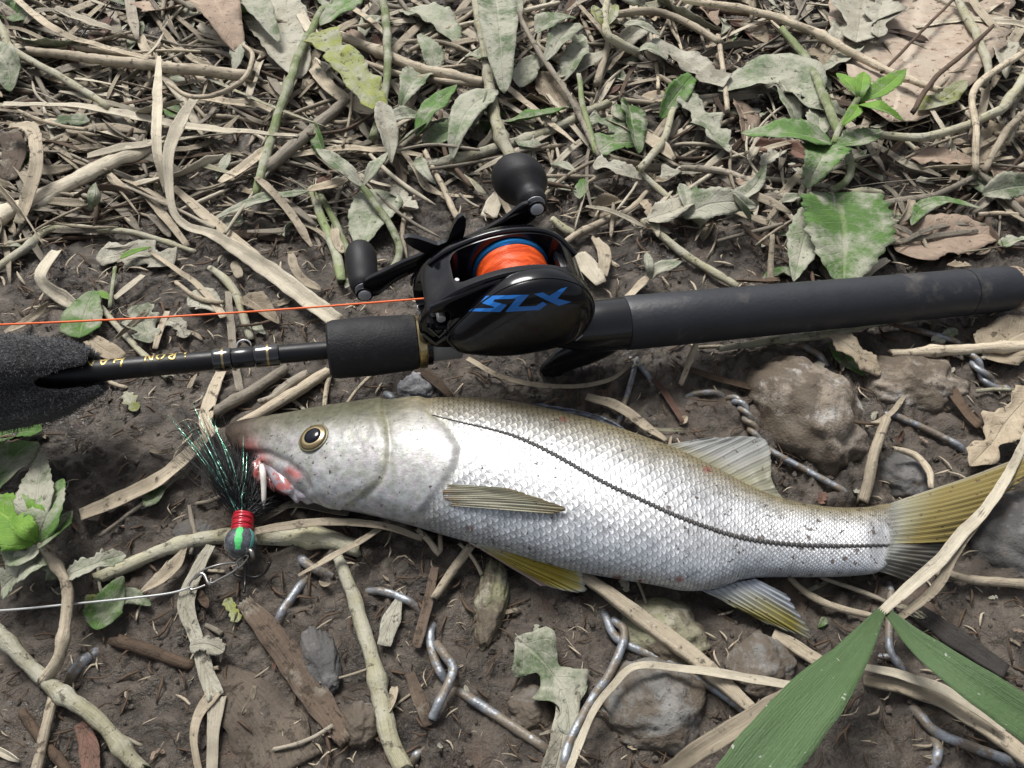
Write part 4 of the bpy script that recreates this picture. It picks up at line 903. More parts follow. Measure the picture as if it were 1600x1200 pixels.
lp = cr(np.array([P(297, 918, .0045), P(265, 927, .006), P(200, 935, .008), P(100, 945, .009), P(0, 954, .009), P(-160, 962, .008)]), 50)
m, nt, b = mat('leader_line', .25, (.45, .46, .45), spec=.7); MT['leader'] = m
V, F, uv = tube(lp, .00045, 8); tag(mk('leader_line', V, F, m, None, uv), 'thin translucent grey leader line tied to the wire snap', 'fishing line')
# ------------------------------------------------------------------ stems, reeds and leaves one can tell apart
EXTRA = .006; KINK = False
def zoff(p): return p[2]/1000 if len(p) > 2 else 0.0
def lin(pts, n):
    p = np.asarray(pts, float); L = np.r_[0, np.cumsum(np.linalg.norm(np.diff(p, axis=0), axis=1))]; s = np.linspace(0, L[-1], n); q = np.stack([np.interp(s, L, p[:, k]) for k in range(3)], 1)
    return np.vstack([q[:1], (q[:-2]+2*q[1:-1]+q[2:])/4, q[-1:]])
def path(pts, n, lift):
    if KINK: return lin([G(p[0], p[1], lift+zoff(p)) for p in pts], n)
    return cr(np.array([G(p[0], p[1], lift+EXTRA*float(sm(330, 230, p[1]))+zoff(p)) for p in pts]), n)
NAMES = {'straw': 'dry_stalk', 'pale': 'reed_stalk', 'grey': 'grey_stalk', 'brown': 'brown_twig', 'wood': 'wood_splinter', 'darkwood': 'wood_splinter', 'gstem': 'green_stalk', 'vgreen': 'green_stalk'}
CATS = {'straw': 'stem', 'pale': 'reed', 'grey': 'stem', 'brown': 'twig', 'wood': 'wood', 'darkwood': 'wood', 'gstem': 'stem', 'vgreen': 'stem'}
def stem(label, pts, r, mt='straw', lift=.002, parent=None, name=None, nodes=0, flat=.9, jit=.16, cat=None, group=None):
    n = max(10, int(np.hypot(*(np.diff(np.array([p[:2] for p in pts], float), axis=0).T)).sum()/7)); n = min(n, 70)
    q = path(pts, n, lift); s = mpp(q[n//2]); L = arclen(q); sd_ = int(pts[0][0]*7+pts[0][1]*3) % 9973
    R = np.interp(np.linspace(0, 1, n), np.linspace(0, 1, len(r)), r)*s if isinstance(r, (list, tuple)) else np.full(n, r*s)
    q = q+np.stack([perlin(L*45+sd_, L*0, sd_ % 77), perlin(L*45+sd_, L*0+5, sd_ % 77), perlin(L*40+sd_, L*0+9, 3)*.6], 1)*R[:, None]*.3
    if nodes:
        for k in range(nodes): R = R*(1+.35*np.exp(-((L-L[-1]*(k+.6)/nodes)/(R.mean()*1.0))**2))
    V, F, uv = tube(q, R, 9, jit, flat, sd_)
    V = V.copy(); V[:9] += (RNG.rand(9, 1)-.5)*R[0]*1.6*nrmz(q[0]-q[1]); V[-9:] += (RNG.rand(9, 1)-.5)*R[-1]*1.6*nrmz(q[-1]-q[-2])
    uv[:, 0] *= .6
    o = mk(name or ('stem' if parent else NAMES[mt]), V, F, MT[mt], parent, uv)
    return o if parent else tag(o, label, cat or CATS[mt], group)
def blade(label, pts, wpx, mt='straw', lift=.003, parent=None, name=None, roll=0.0, fold=.18, wave=.0012, twist=0.0, ridge=.00015, taper=(.6, .35), cat=None, group=None, thick=.0004):
    n = max(12, int(np.hypot(*(np.diff(np.array([p[:2] for p in pts], float), axis=0).T)).sum()/6)); n = min(n, 80)
    q = path(pts, n, lift); s = mpp(q[n//2]); t = np.linspace(0, 1, n); sd_ = int(pts[0][0]*5+pts[0][1]*11) % 9973
    w_ = (np.interp(t, np.linspace(0, 1, len(wpx)), wpx) if isinstance(wpx, (list, tuple)) else np.full(n, float(wpx))*np.interp(t, [0, .15, .8, 1], [taper[0], 1, 1, taper[1]]))*s/2
    L = arclen(q); ja = .03 if mt == 'grass' else .14; j1 = 1+ja*perlin(L*120+sd_, L*0, 4); j2 = 1+ja*perlin(L*120+sd_, L*0+7, 4)
    q = q+np.stack([L*0, L*0, np.abs(perlin(L*30+sd_, L*0, 6))*.002], 1)
    V, F, uv = strip(q, w_*j1, w_*j2, 9, fold, roll+twist*t+.35*perlin(L*14+sd_, L*0, 12), wave, ridge, thick, sd_)
    o = mk(name or ('leaf_blade' if parent else 'grass_leaf'), V, F, MT[mt], parent, uv)
    return o if parent else tag(o, label, cat or 'dry grass', group)
def leaf(label, pts, wpx, mt='dusty', lift=.005, shape='lance', parent=None, name=None, roll=0.0, fold=.22, wave=.0055, curl=0.0, arch=0.0, serr=.06, petiole=True, cat='leaf', group=None, n=9):
    m_ = 40
    q = path(pts, m_, lift); t = np.linspace(0, 1, m_); s = mpp(q[m_//2]); sd_ = int(pts[0][0]*13+pts[0][1]*7+len(pts)) % 9973
    q[:, 2] += arch*np.sin(t*math.pi)
    if shape == 'lance': pr = np.sin(np.clip(t, 0, 1)**.85*math.pi)**.8
    elif shape == 'ovate': pr = np.clip(t/.28, 0, 1)**.6*np.clip((1-t)/.72, 0, 1)**.62
    elif shape == 'broad': pr = np.clip(t/.15, 0, 1)**.5*np.clip((1-t)/.55, 0, 1)**.5
    elif shape == 'lobed': pr = np.clip(t/.10, 0, 1)**.5*np.clip((1-t)/.35, 0, 1)**.5*(.70+.30*np.cos(t*math.pi*5.2+2.8))
    elif shape == 'torn': pr = np.clip(t/.12, 0, 1)**.5*np.clip((1-t)/.2, 0, 1)**.5*(.70+.55*perlin(t*5+sd_, t*0, 8))
    pr = np.clip(pr, .02, 1.3)
    tooth = 1-serr*2*np.abs(((t*11) % 1)-.5)
    jl = (1+.10*perlin(t*6+sd_, t*0, 2)+(.22*perlin(t*15+sd_, t*0, 5) if shape in ('torn', 'lobed') else 0)); jr = (1+.10*perlin(t*6+sd_, t*0+4, 2)+(.22*perlin(t*15+sd_, t*0+8, 5) if shape in ('torn', 'lobed') else 0))
    w_ = np.maximum(wpx*s/2*pr*tooth, .0003)
    V, F, uv = strip(q, w_*jl, w_*jr, n, fold, roll+.25*perlin(t*2+sd_, t*0, 15), wave, 0, .0003, sd_, curl=curl)
    o = mk(name or 'leaf', V, F, MT[mt], parent, uv)
    return o if parent else tag(o, label, cat, group)

# ---- corner behind the rod sleeve: straw and reeds
stem('thick pale broken reed stalk slanting across the straw pile', [(-20, 348), (67, 310), (152, 263), (258, 222)], [19, 17, 16, 13], 'pale', .006, nodes=2, flat=.6)
blade('upright split pale blade rising over the thick reed', [(262, 300, 4), (246, 236, 14), (247, 169, 22), (249, 88, 26)], [12, 15, 15, 6], 'pale', .006, fold=.5)
blade('long pale kinked reed leaf reaching the foam foregrip', [(304, 156, 26), (276, 205, 22), (264, 250, 14), (270, 324, 6), (290, 352, 4), (340, 372, 4), (405, 412, 3), (470, 460, 2), (530, 505, 1)], [16, 22, 16, 12, 14, 22, 26, 26, 22], 'pale', .006, fold=.3)
blade('short tan blade under the kinked pale reed leaf', [(209, 284, 4), (250, 330, 3), (292, 384, 1)], [6, 15, 9], 'straw', .004)
blade('wide tan blade merging into the kinked pale reed leaf', [(270, 292, 5), (330, 345, 4), (402, 402, 2)], [10, 19, 14], 'straw', .006)
stem('straight pale straw lying flat below the brown curled leaf', [(44, 79), (200, 98), (392, 119)], [7, 9, 10], 'straw', .010)
blade('tan reed strip running from the corner to the straight straw', [(22, -4), (70, 36), (118, 62), (232, 92)], [10, 13, 12, 8], 'straw', .013)
stem('thin straw crossing beneath the tan reed strip', [(50, 64), (130, 76), (240, 92)], [4, 5, 4], 'straw', .008)
stem('long green stem leaning from the yellowing leaf to the mud', [(505, 12, 10), (470, 80, 8), (452, 128, 6), (428, 202, 3), (398, 306, 0)], [6, 7, 7, 7, 6], 'vgreen', .006, nodes=3)
stem('yellow-green bent stem at the edge of the straw pile', [(-6, 30), (6, 52), (20, 78), (91, 118), (170, 166)], [6, 7, 6, 6, 5], 'gstem', .010)
blade('flat pale blade strewn along the thick reed', [(4, 163), (135, 168), (256, 192), (340, 204), (466, 213)], [12, 16, 17, 15, 6], 'pale', .009)
stem('curled dry tendril looped under the brown curled leaf', [(380, 70, 8), (395, 88, 9), (380, 124, 7), (337, 148, 5), (295, 150, 3), (262, 130, 2)], [3, 4, 4, 4, 3], 'straw', .010)
leaf('brown curled dead leaf standing in the straw', [(318, -40, 14), (345, 20, 14), (378, 88, 4)], 95, 'pinkleaf', .008, 'ovate', fold=.35, wave=.003)
leaf('wide grey-brown dead leaf behind the long green stem', [(405, -20), (440, 50), (470, 122)], 100, 'greyleaf', .006, 'broad', wave=.003)
leaf('silted grey-green leaf drooping over the grey-brown dead leaf', [(385, -20, 14), (410, 20, 14), (436, 66, 8)], 52, 'dusty', .008, 'ovate')
blade('folded grey blade leaning on the thick reed', [(12, 200, 8), (50, 205, 12), (60, 250, 8), (45, 310, 4), (30, 350, 0)], [16, 22, 20, 22, 14], 'straw', .008, fold=.4)
blade('orange-brown bark flake behind the folded grey blade', [(14, 205), (24, 240), (12, 282)], [30, 36, 30], 'wood', .007)
leaf('crumpled grey-green leaf scrap above the thick reed', [(75, 200), (105, 188), (140, 190)], 38, 'dusty', .006, 'torn', wave=.006)
blade('dry blade folded in a hook beside the round green leaf', [(90, 392, 6), (66, 428, 8), (70, 445, 5), (95, 462, 2), (122, 480, 0)], [16, 22, 18, 24, 16], 'pale', .004, fold=.35)
blade('narrow grey strip dropping from the thick reed', [(34, 350), (52, 382), (72, 412)], [8, 12, 8], 'grey', .004)
stem('bent green-to-tan stem arching over the silted leaf sheet', [(-12, 424), (44, 385), (80, 358), (152, 358), (219, 366), (306, 394)], [6, 7, 6, 5, 5, 4], 'gstem', .005, nodes=3)
leaf('round bright green leaf beside the fuzzy sleeve', [(124, 528), (132, 492), (146, 454)], 62, 'green', .006, 'broad', wave=.003)
leaf('small green leaflet above the round green leaf', [(145, 466), (158, 460), (174, 468)], 18, 'fresh', .006, 'ovate')
stem('thin green seedling stem over the silted leaf sheet', [(172, 480), (176, 446), (180, 418)], 3, 'vgreen', .005)
leaf('narrow fresh leaf on the seedling by the silted sheet', [(188, 404), (212, 392), (236, 386)], 14, 'fresh', .008, 'lance')
leaf('large silted grey leaf sheet stuck flat to the mud', [(150, 402), (210, 398), (272, 412)], 78, 'greyleaf', .003, 'torn', wave=.004)
leaf('crumpled tan-green leaf hanging just above the gold lettering', [(222, 476), (225, 505), (236, 536)], 62, 'dusty', .004, 'torn', wave=.007, fold=.35)
leaf('curled silted leaf under the taut orange line', [(292, 476), (318, 470), (346, 488)], 52, 'greyleaf', .004, 'ovate', wave=.006)
leaf('oval tan dead leaf between orange line and hook keeper', [(382, 462), (404, 478), (436, 506)], 42, 'dry', .004, 'ovate', wave=.006, curl=.4)
leaf('ragged grey leaf scrap under the orange line', [(262, 500), (280, 508), (290, 528)], 30, 'greyleaf', .003, 'torn', wave=.006)
blade('thin kinked blade crossing the curled silted leaf', [(233, 392), (270, 418), (304, 442), (330, 468), (350, 496)], [5, 8, 9, 10, 12], 'straw', .006)
blade('frayed upright stalk passing under the rod at the wraps', [(357, 455), (361, 506), (366, 560), (376, 612)], [10, 12, 12, 11], 'grey', .003)
stem('curved green-tan stem bending toward the hook keeper', [(328, 418), (352, 436), (368, 460), (381, 493), (392, 532)], [5, 7, 7, 7, 6], 'gstem', .003)
blade('small tan strip standing by the gold lettering', [(262, 486), (254, 510), (243, 546)], [8, 11, 8], 'straw', .003)
stem('thin yellow-green stalk slipping under the lettered blank', [(160, 482), (190, 518), (222, 552), (262, 590)], [5, 5, 5, 5], 'gstem', .003)
blade('pale strip between the seedling and the orange line', [(224, 430), (205, 446), (180, 468)], [10, 13, 10], 'pale', .005)
blade('brown papery husk at the mouth of the fuzzy sleeve', [(140, 530), (165, 548), (190, 560)], [20, 34, 20], 'dry', .004, wave=.004)
leaf('torn yellow-green leaf bit below the lettered blank', [(196, 612), (204, 626), (214, 642)], 26, 'yellow', .003, 'torn')
leaf('dark green leaf tip under the fuzzy sleeve', [(-20, 690), (20, 676), (66, 672)], 44, 'green', .003, 'torn')
# ---- between foregrip and fish head
stem('pale stick slanting from foregrip toward the fish snout', [(445, 578), (392, 612), (336, 646)], [9, 10, 10], 'grey', .004)
stem('long grey stick ending at the fish snout', [(514, 580), (450, 620), (376, 664)], [9, 10, 9], 'straw', .004)
stem('short bent stick tucked between the two slanting sticks', [(480, 584), (446, 606), (425, 622), (404, 628)], [8, 9, 7, 5], 'grey', .003, nodes=1)
blade('broad tan strip running from the rod wraps to the jig hair', [(350, 574), (336, 606), (322, 652), (326, 690)], [14, 20, 22, 12], 'straw', .004)
stem('thin upright twig touching the fish forehead', [(516, 582), (510, 612), (505, 650)], 4, 'straw', .003)
stem('forked twig beside the fish forehead', [(582, 584), (556, 612), (528, 650)], [3, 3, 2.4], 'straw', .004)
blade('splintered fibres beside the speckled stone', [(650, 574), (680, 596), (706, 622)], [14, 18, 8], 'brown', .004)
blade('brown bark strip curving behind the jig hair', [(338, 668), (302, 706), (252, 750), (190, 782), (126, 806)], [14, 26, 34, 30, 22], 'straw', .005, fold=.3)
stem('thin dark twig below the bark strip', [(304, 726), (230, 782), (156, 838)], [3, 4, 3], 'grey', .003)
leaf('small pointed green leaf lying against the thin dark twig', [(222, 778), (240, 776), (258, 760)], 30, 'green', .004, 'broad')
stem('green-tan reed passing under the jig ball', [(150, 904), (200, 884), (248, 862), (300, 846), (360, 836), (430, 838), (500, 842), (562, 858)], [10, 11, 11, 12, 15, 15, 16, 13], 'gstem', .003, nodes=2)
blade('split upper sheath of the reed under the jig', [(392, 832, 4), (450, 822, 5), (520, 816, 5), (604, 824, 4), (660, 842, 1)], [12, 16, 14, 12, 9], 'straw', .008)
blade('dry strip crossing the reed near its yellow end', [(608, 816), (570, 842), (530, 864), (466, 900)], [8, 11, 10, 4], 'straw', .010)
blade('flat strip bending from red thread toward the fish throat', [(392, 820), (430, 802), (464, 789), (545, 804)], [9, 12, 13, 10], 'grey', .006)
blade('curled tan dead leaf by the wire snap', [(290, 856), (276, 884), (250, 910), (222, 926)], [6, 24, 24, 6], 'straw', .005, fold=.6)
stem('hooked thin rootlet behind the jig ball', [(296, 790), (300, 812), (304, 836), (298, 866)], [3, 4, 4, 3], 'grey', .003)
# ---- leafy weed with muddy stem beside the leader line
w1 = empty('leafy_weed', G(80, 1060), 'silted leafy weed with a forked grey stem beside the leader line', 'plant')
stem('', [(-30, 952), (20, 1012), (70, 1062), (140, 1116), (226, 1206)], [10, 11, 12, 11, 11], 'gstem', .006, w1, nodes=3)
stem('', [(68, 1064, 2), (94, 1022, 8), (104, 950, 12), (100, 905, 14), (76, 868, 16), (60, 850, 18)], [10, 10, 9, 9, 8, 7], 'straw', .004, w1, nodes=2)
stem('', [(84, 1086), (72, 1140), (54, 1210)], [9, 8, 8], 'straw', .004, w1)
for pts, w_, mt_, sh in (([(56, 850, 18), (30, 822, 22), (-24, 784, 16)], 84, 'fresh', 'broad'), ([(58, 846, 18), (76, 800, 24), (98, 748, 18)], 66, 'green', 'ovate'), ([(58, 838, 18), (58, 780, 24), (66, 706, 14)], 62, 'dusty', 'ovate'),
                         ([(60, 850, 18), (84, 832, 22), (112, 798, 16)], 54, 'green', 'ovate'), ([(-40, 770, 10), (0, 735, 14), (50, 690, 6)], 104, 'green', 'broad'), ([(72, 872, 14), (40, 886, 16), (2, 920, 6)], 80, 'dusty', 'torn'),
                         ([(100, 902, 12), (140, 884, 16), (196, 866, 8)], 46, 'dusty', 'torn'), ([(62, 856, 18), (40, 866, 18), (4, 850, 14)], 60, 'dusty', 'ovate'), ([(58, 842, 20), (40, 826, 26), (22, 796, 24)], 34, 'fresh', 'lance'), ([(66, 868, 16), (78, 886, 16), (96, 904, 10)], 34, 'dusty', 'torn')):
    leaf('', pts, w_, mt_, .004, sh, w1, fold=.35, wave=.003, serr=.12)
leaf('green leaf with silted tip crossed by the leader line', [(150, 984), (172, 940), (192, 900)], 66, 'green', .005, 'ovate')
leaf('pale silted leaf lobe lying beside the crossed green leaf', [(186, 944), (206, 932), (236, 946)], 30, 'dusty', .004, 'ovate')
leaf('small round yellow-green leaf under the leader line', [(132, 948), (146, 944), (160, 946)], 32, 'yellow', .004, 'broad')
blade('mud caked stalk running down from the wire snap', [(330, 852), (306, 902), (292, 950), (312, 1010), (322, 1050), (338, 1090)], [16, 24, 26, 20, 22, 26], 'greyleaf', .004, wave=.006, name='muddy_stalk', cat='stem')
blade('pale frayed strip hanging from the mud caked stalk', [(336, 1080), (310, 1120), (304, 1160), (312, 1210)], [24, 16, 10, 10], 'straw', .004)
blade('straight dry strip ending at the mud caked stalk', [(340, 1090), (334, 1150), (332, 1215)], [30, 18, 18], 'pale', .003)
leaf('crumpled pale leaf wedged on the mud caked stalk', [(296, 1010), (322, 1006), (350, 1018)], 36, 'greyleaf', .006, 'torn', wave=.006)
leaf('yellow-green leaf scrap below the assist hooks', [(352, 936), (362, 950), (372, 972)], 24, 'yellow', .003, 'torn')
blade('grooved brown wood splinter pressed in the mud', [(380, 938), (405, 968), (440, 1010), (490, 1084), (540, 1156)], [24, 38, 44, 40, 24], 'wood', .004, fold=-.12, ridge=.0006, thick=.004, name='wood_splinter', cat='wood')
blade('flat grey bark slab beneath the brown splinter', [(330, 1046), (380, 1090), (420, 1150), (440, 1210)], [30, 80, 110, 120], 'slab', .001, fold=-.05, thick=.003, name='bark_slab', cat='bark')
blade('pinkish dead leaf tucked under the weed stem', [(124, 1130), (138, 1160), (146, 1215)], [16, 30, 26], 'redleaf', .002, name='dead_leaf', cat='leaf')
stem('brown twig buried behind the weed stem', [(34, 1112), (60, 1150), (110, 1206)], [7, 8, 8], 'brown', .001)
stem('muddy twig joining the splinter and caked stalk', [(180, 1000), (240, 1020), (300, 1040)], [11, 10, 9], 'brown', .001)
stem('greenish grey stick with a knot standing out below the reed', [(529, 872), (541, 905), (556, 944), (585, 1041), (606, 1140), (634, 1210)], [9, 12, 12, 13, 14, 14], 'gstem', .004, nodes=1)
blade('short brown splinter leaning on the twisted wire', [(680, 886), (666, 954), (650, 1012)], [12, 17, 15], 'wood', .004, name='wood_splinter', cat='wood')
stem('grey twig crossing the short brown splinter', [(738, 850), (706, 894), (678, 934)], [7, 8, 6], 'straw', .004)
blade('dark fibrous wood sliver beside the twisted wire', [(640, 1052), (656, 1096), (672, 1134)], [14, 22, 18], 'wood', .002, name='wood_splinter', cat='wood')
blade('grey spear-shaped chip between stick and wire', [(628, 926), (612, 970), (600, 1010)], [4, 30, 22], 'greyleaf', .002, name='bark_chip', cat='bark')
stem('short bent twig below the fish throat', [(652, 826), (672, 848), (686, 866), (688, 836)], [4, 5, 5, 4], 'straw', .003)
# ---- below the belly and tail
leaf('torn grey-green leaf with curled lobes beside the bent wire', [(806, 996), (850, 1036), (884, 1090), (892, 1150)], 95, 'dusty', .005, 'lobed', wave=.006)
blade('crusted grey stalk below the torn leaf', [(890, 1080), (882, 1140), (866, 1215)], [34, 40, 44], 'greyleaf', .004, wave=.005, name='muddy_stalk', cat='stem')
blade('long tan stalk slanting away from the pelvic fin', [(906, 892), (960, 930), (1040, 988), (1106, 1040), (1186, 1116)], [14, 22, 26, 24, 14], 'straw', .010, fold=-.3, thick=.003)
blade('thin dry blade kinked over the flat grey stone', [(886, 1212), (925, 1116), (960, 1070), (992, 1043), (1050, 1044), (1106, 1050), (1180, 1062), (1244, 1072)], [11, 11, 11, 12, 12, 13, 14, 12], 'pale', .012)
blade('tan curved reed leaf rising under the green blade', [(1040, 1210, 4), (1100, 1168, 12), (1164, 1130, 18), (1270, 1060, 16)], [26, 30, 28, 10], 'straw', .010, fold=.4)
blade('pale strip passing beneath the grass clump', [(1346, 1042), (1410, 1056), (1472, 1078), (1520, 1106), (1570, 1142)], [10, 15, 17, 16, 10], 'pale', .008)
blade('grey-tan stalk below the pale strip', [(1350, 1062), (1457, 1088), (1530, 1130), (1612, 1192)], [14, 22, 26, 24], 'straw', .003, thick=.002)
blade('short stalk piece under the anal fin tip', [(1208, 990), (1246, 1012), (1290, 1040)], [16, 21, 18], 'straw', .003, thick=.002)
stem('thin root curving below the tail stalk', [(1230, 900), (1262, 928), (1310, 950), (1376, 966)], [5, 6, 6, 4], 'straw', .004)
stem('thin dark rootlet parallel to the curving root', [(1282, 902), (1340, 922), (1412, 952)], [3, 4, 3], 'grey', .003)
stem('pale stick reaching from behind the tail', [(1462, 894), (1525, 906), (1612, 914)], [7, 8, 8], 'straw', .004)
blade('dark weathered plank sliver under the second green blade', [(1420, 946), (1490, 996), (1572, 1050)], [24, 34, 22], 'darkwood', .003, ridge=.0005, thick=.003, name='wood_splinter', cat='wood')
# grass clump bent over the tail
g1 = empty('grass_clump', G(1385, 960), 'bent grass with two wide green blades and dry tan stalks by the tail', 'grass')
blade('', [(1379, 952, 14), (1330, 1025, 26), (1270, 1095, 36), (1150, 1235, 40), (1050, 1345, 30), (980, 1420, 16)], [14, 52, 84, 94, 70, 8], 'grass', .004, g1, 'green_blade', fold=.12, wave=.0006, ridge=.0003)
blade('', [(1388, 958, 14), (1440, 1010, 20), (1510, 1062, 24), (1640, 1150, 26), (1730, 1212, 20), (1800, 1260, 12)], [14, 46, 62, 68, 50, 8], 'grass', .004, g1, 'green_blade', fold=.28, roll=-.5, wave=.0006, ridge=.0003)
blade('', [(1376, 958, 14), (1420, 918, 15), (1466, 878, 17), (1502, 834, 19), (1536, 800, 18), (1580, 732, 18), (1612, 660, 12)], [12, 18, 18, 16, 15, 13, 10], 'pale', .004, g1, 'dry_stalk')
blade('', [(1402, 968, 12), (1461, 920, 12), (1490, 868, 15), (1512, 834, 17), (1560, 772, 15), (1600, 720, 12)], [10, 14, 13, 13, 12, 9], 'straw', .004, g1, 'dry_stalk')
# ---- below the rod grip
leaf('broad crinkled tan leaf beside the fish tail tip', [(1622, 606), (1580, 650), (1552, 690), (1516, 728)], 66, 'dry', .008, 'torn', wave=.005)
stem('stout pale stick standing between stone and arched root', [(1384, 656, 8), (1362, 722, 4), (1348, 788)], [7, 8, 9], 'straw', .005)
stem('arched tan root over the dark stone', [(1396, 700), (1431, 712), (1452, 738), (1455, 762)], [4, 6, 6, 4], 'straw', .012)
stem('slim twig with knobby tip leaning against the rear grip', [(1064, 600), (1085, 544, 10), (1096, 510, 24), (1108, 478, 32)], [4, 5, 4, 5], 'straw', .004, nodes=2)
stem('yellow-green stem tucked along the rear grip', [(1124, 545), (1210, 532), (1294, 522), (1365, 506), (1444, 496)], [5, 7, 7, 6, 5], 'gstem', .004, nodes=2)
leaf('crinkled dry leaf hanging below the rear grip', [(1296, 522, 6), (1330, 545, 6), (1376, 586)], 48, 'dry', .006, 'torn', wave=.006)
leaf('dark green leaf under the crinkled dry leaf', [(1296, 534), (1322, 560), (1352, 588)], 34, 'green', .003, 'lance')
stem('fibrous reddish stem below the butt of the rod', [(1390, 552), (1470, 548), (1540, 544), (1610, 540)], [7, 9, 9, 10], 'straw', .006, nodes=2)
blade('dark red-brown blade fragment beside the big stone', [(1020, 592), (1044, 622), (1066, 660)], [8, 12, 6], 'redleaf', .003, name='dead_leaf', cat='leaf')
blade('tan folded strip above the first dorsal fin', [(916, 620), (960, 634), (1000, 660), (1040, 690)], [14, 18, 16, 6], 'straw', .005)
blade('curved thin dry blade under the trigger', [(730, 560), (780, 588), (840, 602), (900, 604), (956, 592), (990, 566)], [8, 9, 9, 8, 7, 4], 'straw', .005)
blade('brown dead stalk leading to the big tan stone', [(1070, 575), (1130, 596), (1200, 612), (1250, 628)], [10, 15, 14, 6], 'brown', .003)
leaf('large papery dead leaf at the rod butt', [(1540, 560), (1580, 530), (1640, 500)], 80, 'dry', .004, 'broad', wave=.004)
stem('thin grey twig crossing the muddy tan stone', [(1280, 648), (1340, 660), (1390, 664)], [2, 3, 2], 'brown', .010)
blade('long dark bark strip between the wires', [(1465, 570), (1490, 620), (1530, 668)], [12, 18, 14], 'brown', .004)
# ---- behind the reel: weeds, silted leaves and stalks
leaf('yellowing ragged leaf hanging from the upright dusty stem', [(496, 50, 14), (545, 105, 14), (598, 176, 8)], 72, 'yellow', .010, 'torn', fold=.3)
leaf('dry curled leaf dangling below the yellowing leaf', [(592, 158, 12), (606, 205, 10), (612, 256, 4)], 34, 'greyleaf', .008, 'lance', fold=.6)
leaf('dusky green leaf crowning the long green stem', [(500, 40, 16), (535, 12, 20), (580, -20, 16)], 50, 'green', .010, 'ovate')
stem('upright dusty green stem beside the yellowing leaf', [(597, -10, 10), (606, 70, 8), (600, 158, 4), (582, 215)], [7, 7, 6, 6], 'vgreen', .008)
leaf('long upright lance leaf with pale midrib', [(772, -24, 18), (780, 40, 22), (784, 90, 18), (788, 146, 8)], 64, 'dusty', .010, 'broad', fold=.15, serr=.01, wave=.0015)
leaf('arched silted leaf with bitten edge behind the knob', [(776, 140, 8), (735, 168, 10), (714, 210, 8), (706, 250, 3)], 60, 'dusty', .006, 'ovate', wave=.003)
leaf('pointed green leaf leaning from the tangle', [(650, 212, 4), (672, 172, 10), (714, 132, 14)], 36, 'green', .006, 'lance')
stem('jointed pale stem running down behind the big knob', [(742, 0, 6), (758, 80, 6), (766, 140, 5), (778, 200, 4), (806, 262)], [7, 8, 8, 9, 9], 'gstem', .006, nodes=3)
stem('stout pale stalk crossing the tangle behind the lance leaf', [(532, 56), (600, 84), (652, 106), (760, 130)], [8, 9, 9, 8], 'straw', .008, nodes=2)
stem('slim stalk parallel to the stout pale stalk', [(540, 86), (635, 118), (765, 134)], [4, 5, 5], 'straw', .006)
stem('jointed green-white stalk lying behind the reel', [(640, 264), (709, 250), (804, 223), (872, 198), (950, 160)], [8, 9, 8, 8, 7], 'gstem', .004, nodes=3)
stem('fine arched twig over the bare mud behind the reel', [(618, 236, 4), (675, 226, 8), (748, 234, 4)], 2.6, 'grey', .006)
w2 = empty('leafy_weed', G(615, 410), 'dusty weed whose bent stem hooks beside the small handle knob', 'plant')
stem('', [(545, 275, 10), (567, 294, 10), (592, 326, 8), (611, 354, 6), (624, 386, 3), (616, 415, 0), (598, 436, 0)], [5, 6, 6, 6, 6, 6, 5], 'vgreen', .005, w2)
leaf('', [(566, 292, 10), (535, 262, 14), (494, 232, 10)], 30, 'dusty', .006, 'lance', w2)
leaf('', [(568, 290, 10), (585, 262, 14), (606, 238, 10)], 24, 'dusty', .006, 'lance', w2)
leaf('', [(608, 300, 3), (585, 330, 5), (562, 384, 3)], 76, 'dusty', .003, 'broad', w2, wave=.002)
stem('green stem of a pair bending under the small knob', [(486, 296), (504, 345), (524, 392), (534, 440)], [7, 7, 8, 7], 'vgreen', .005)
stem('thinner green stem of the pair by the small knob', [(500, 302), (522, 345), (546, 402)], [5, 6, 6], 'vgreen', .005)
leaf('slender dusty green leaf pointing at the pale reed leaf', [(484, 298, 6), (400, 314, 6), (328, 344, 3)], 24, 'dusty', .006, 'lance')
leaf('beige dry leaf end joined at the green stem pair', [(480, 298, 6), (515, 290, 6), (548, 278, 4)], 24, 'dry', .006, 'lance')
stem('thick grey stalk behind the green stem', [(418, 262), (470, 218), (540, 158)], [10, 10, 9], 'grey', .005)
leaf('silted lance leaf beside the thin speckled stem', [(868, 122), (905, 104), (950, 78)], 34, 'greyleaf', .008, 'lance')
leaf('grey-green leaf tucked behind the lance leaf', [(812, 136), (822, 110), (842, 84)], 48, 'dusty', .008, 'ovate')
leaf('drooping dusty leaf on the thin speckled stem', [(838, 52, 12), (862, 32, 14), (900, 28, 10)], 40, 'dusty', .010, 'ovate', fold=.4)
leaf('folded pale green leaf with a raised rib', [(894, 36, 10), (872, 66, 12), (852, 96, 6)], 54, 'dusty', .008, 'ovate', fold=.4)
stem('thin speckled stem slanting behind the big knob', [(796, -10, 10), (824, 50, 10), (860, 108, 8), (888, 148, 6), (936, 244)], [4, 4.5, 4.5, 4.5, 4], 'grey', .006)
stem('slender green stem joining the speckled stem', [(904, 116, 8), (911, 165, 6), (932, 240)], [4, 5, 4], 'vgreen', .006)
w3 = empty('leafy_weed', G(990, 90), 'yellow-green forked weed top with curled leaf tips', 'plant')
stem('', [(949, -10, 14), (946, 48, 14), (965, 66, 12), (995, 82, 6)], [5, 6, 7, 7], 'gstem', .006, w3)
leaf('', [(975, 38, 14), (1002, 40, 14), (1034, 56, 8)], 28, 'dusty', .006, 'lance', w3)
leaf('', [(946, 44, 14), (934, 30, 18), (928, 8, 16)], 18, 'yellow', .006, 'lance', w3, fold=.5)
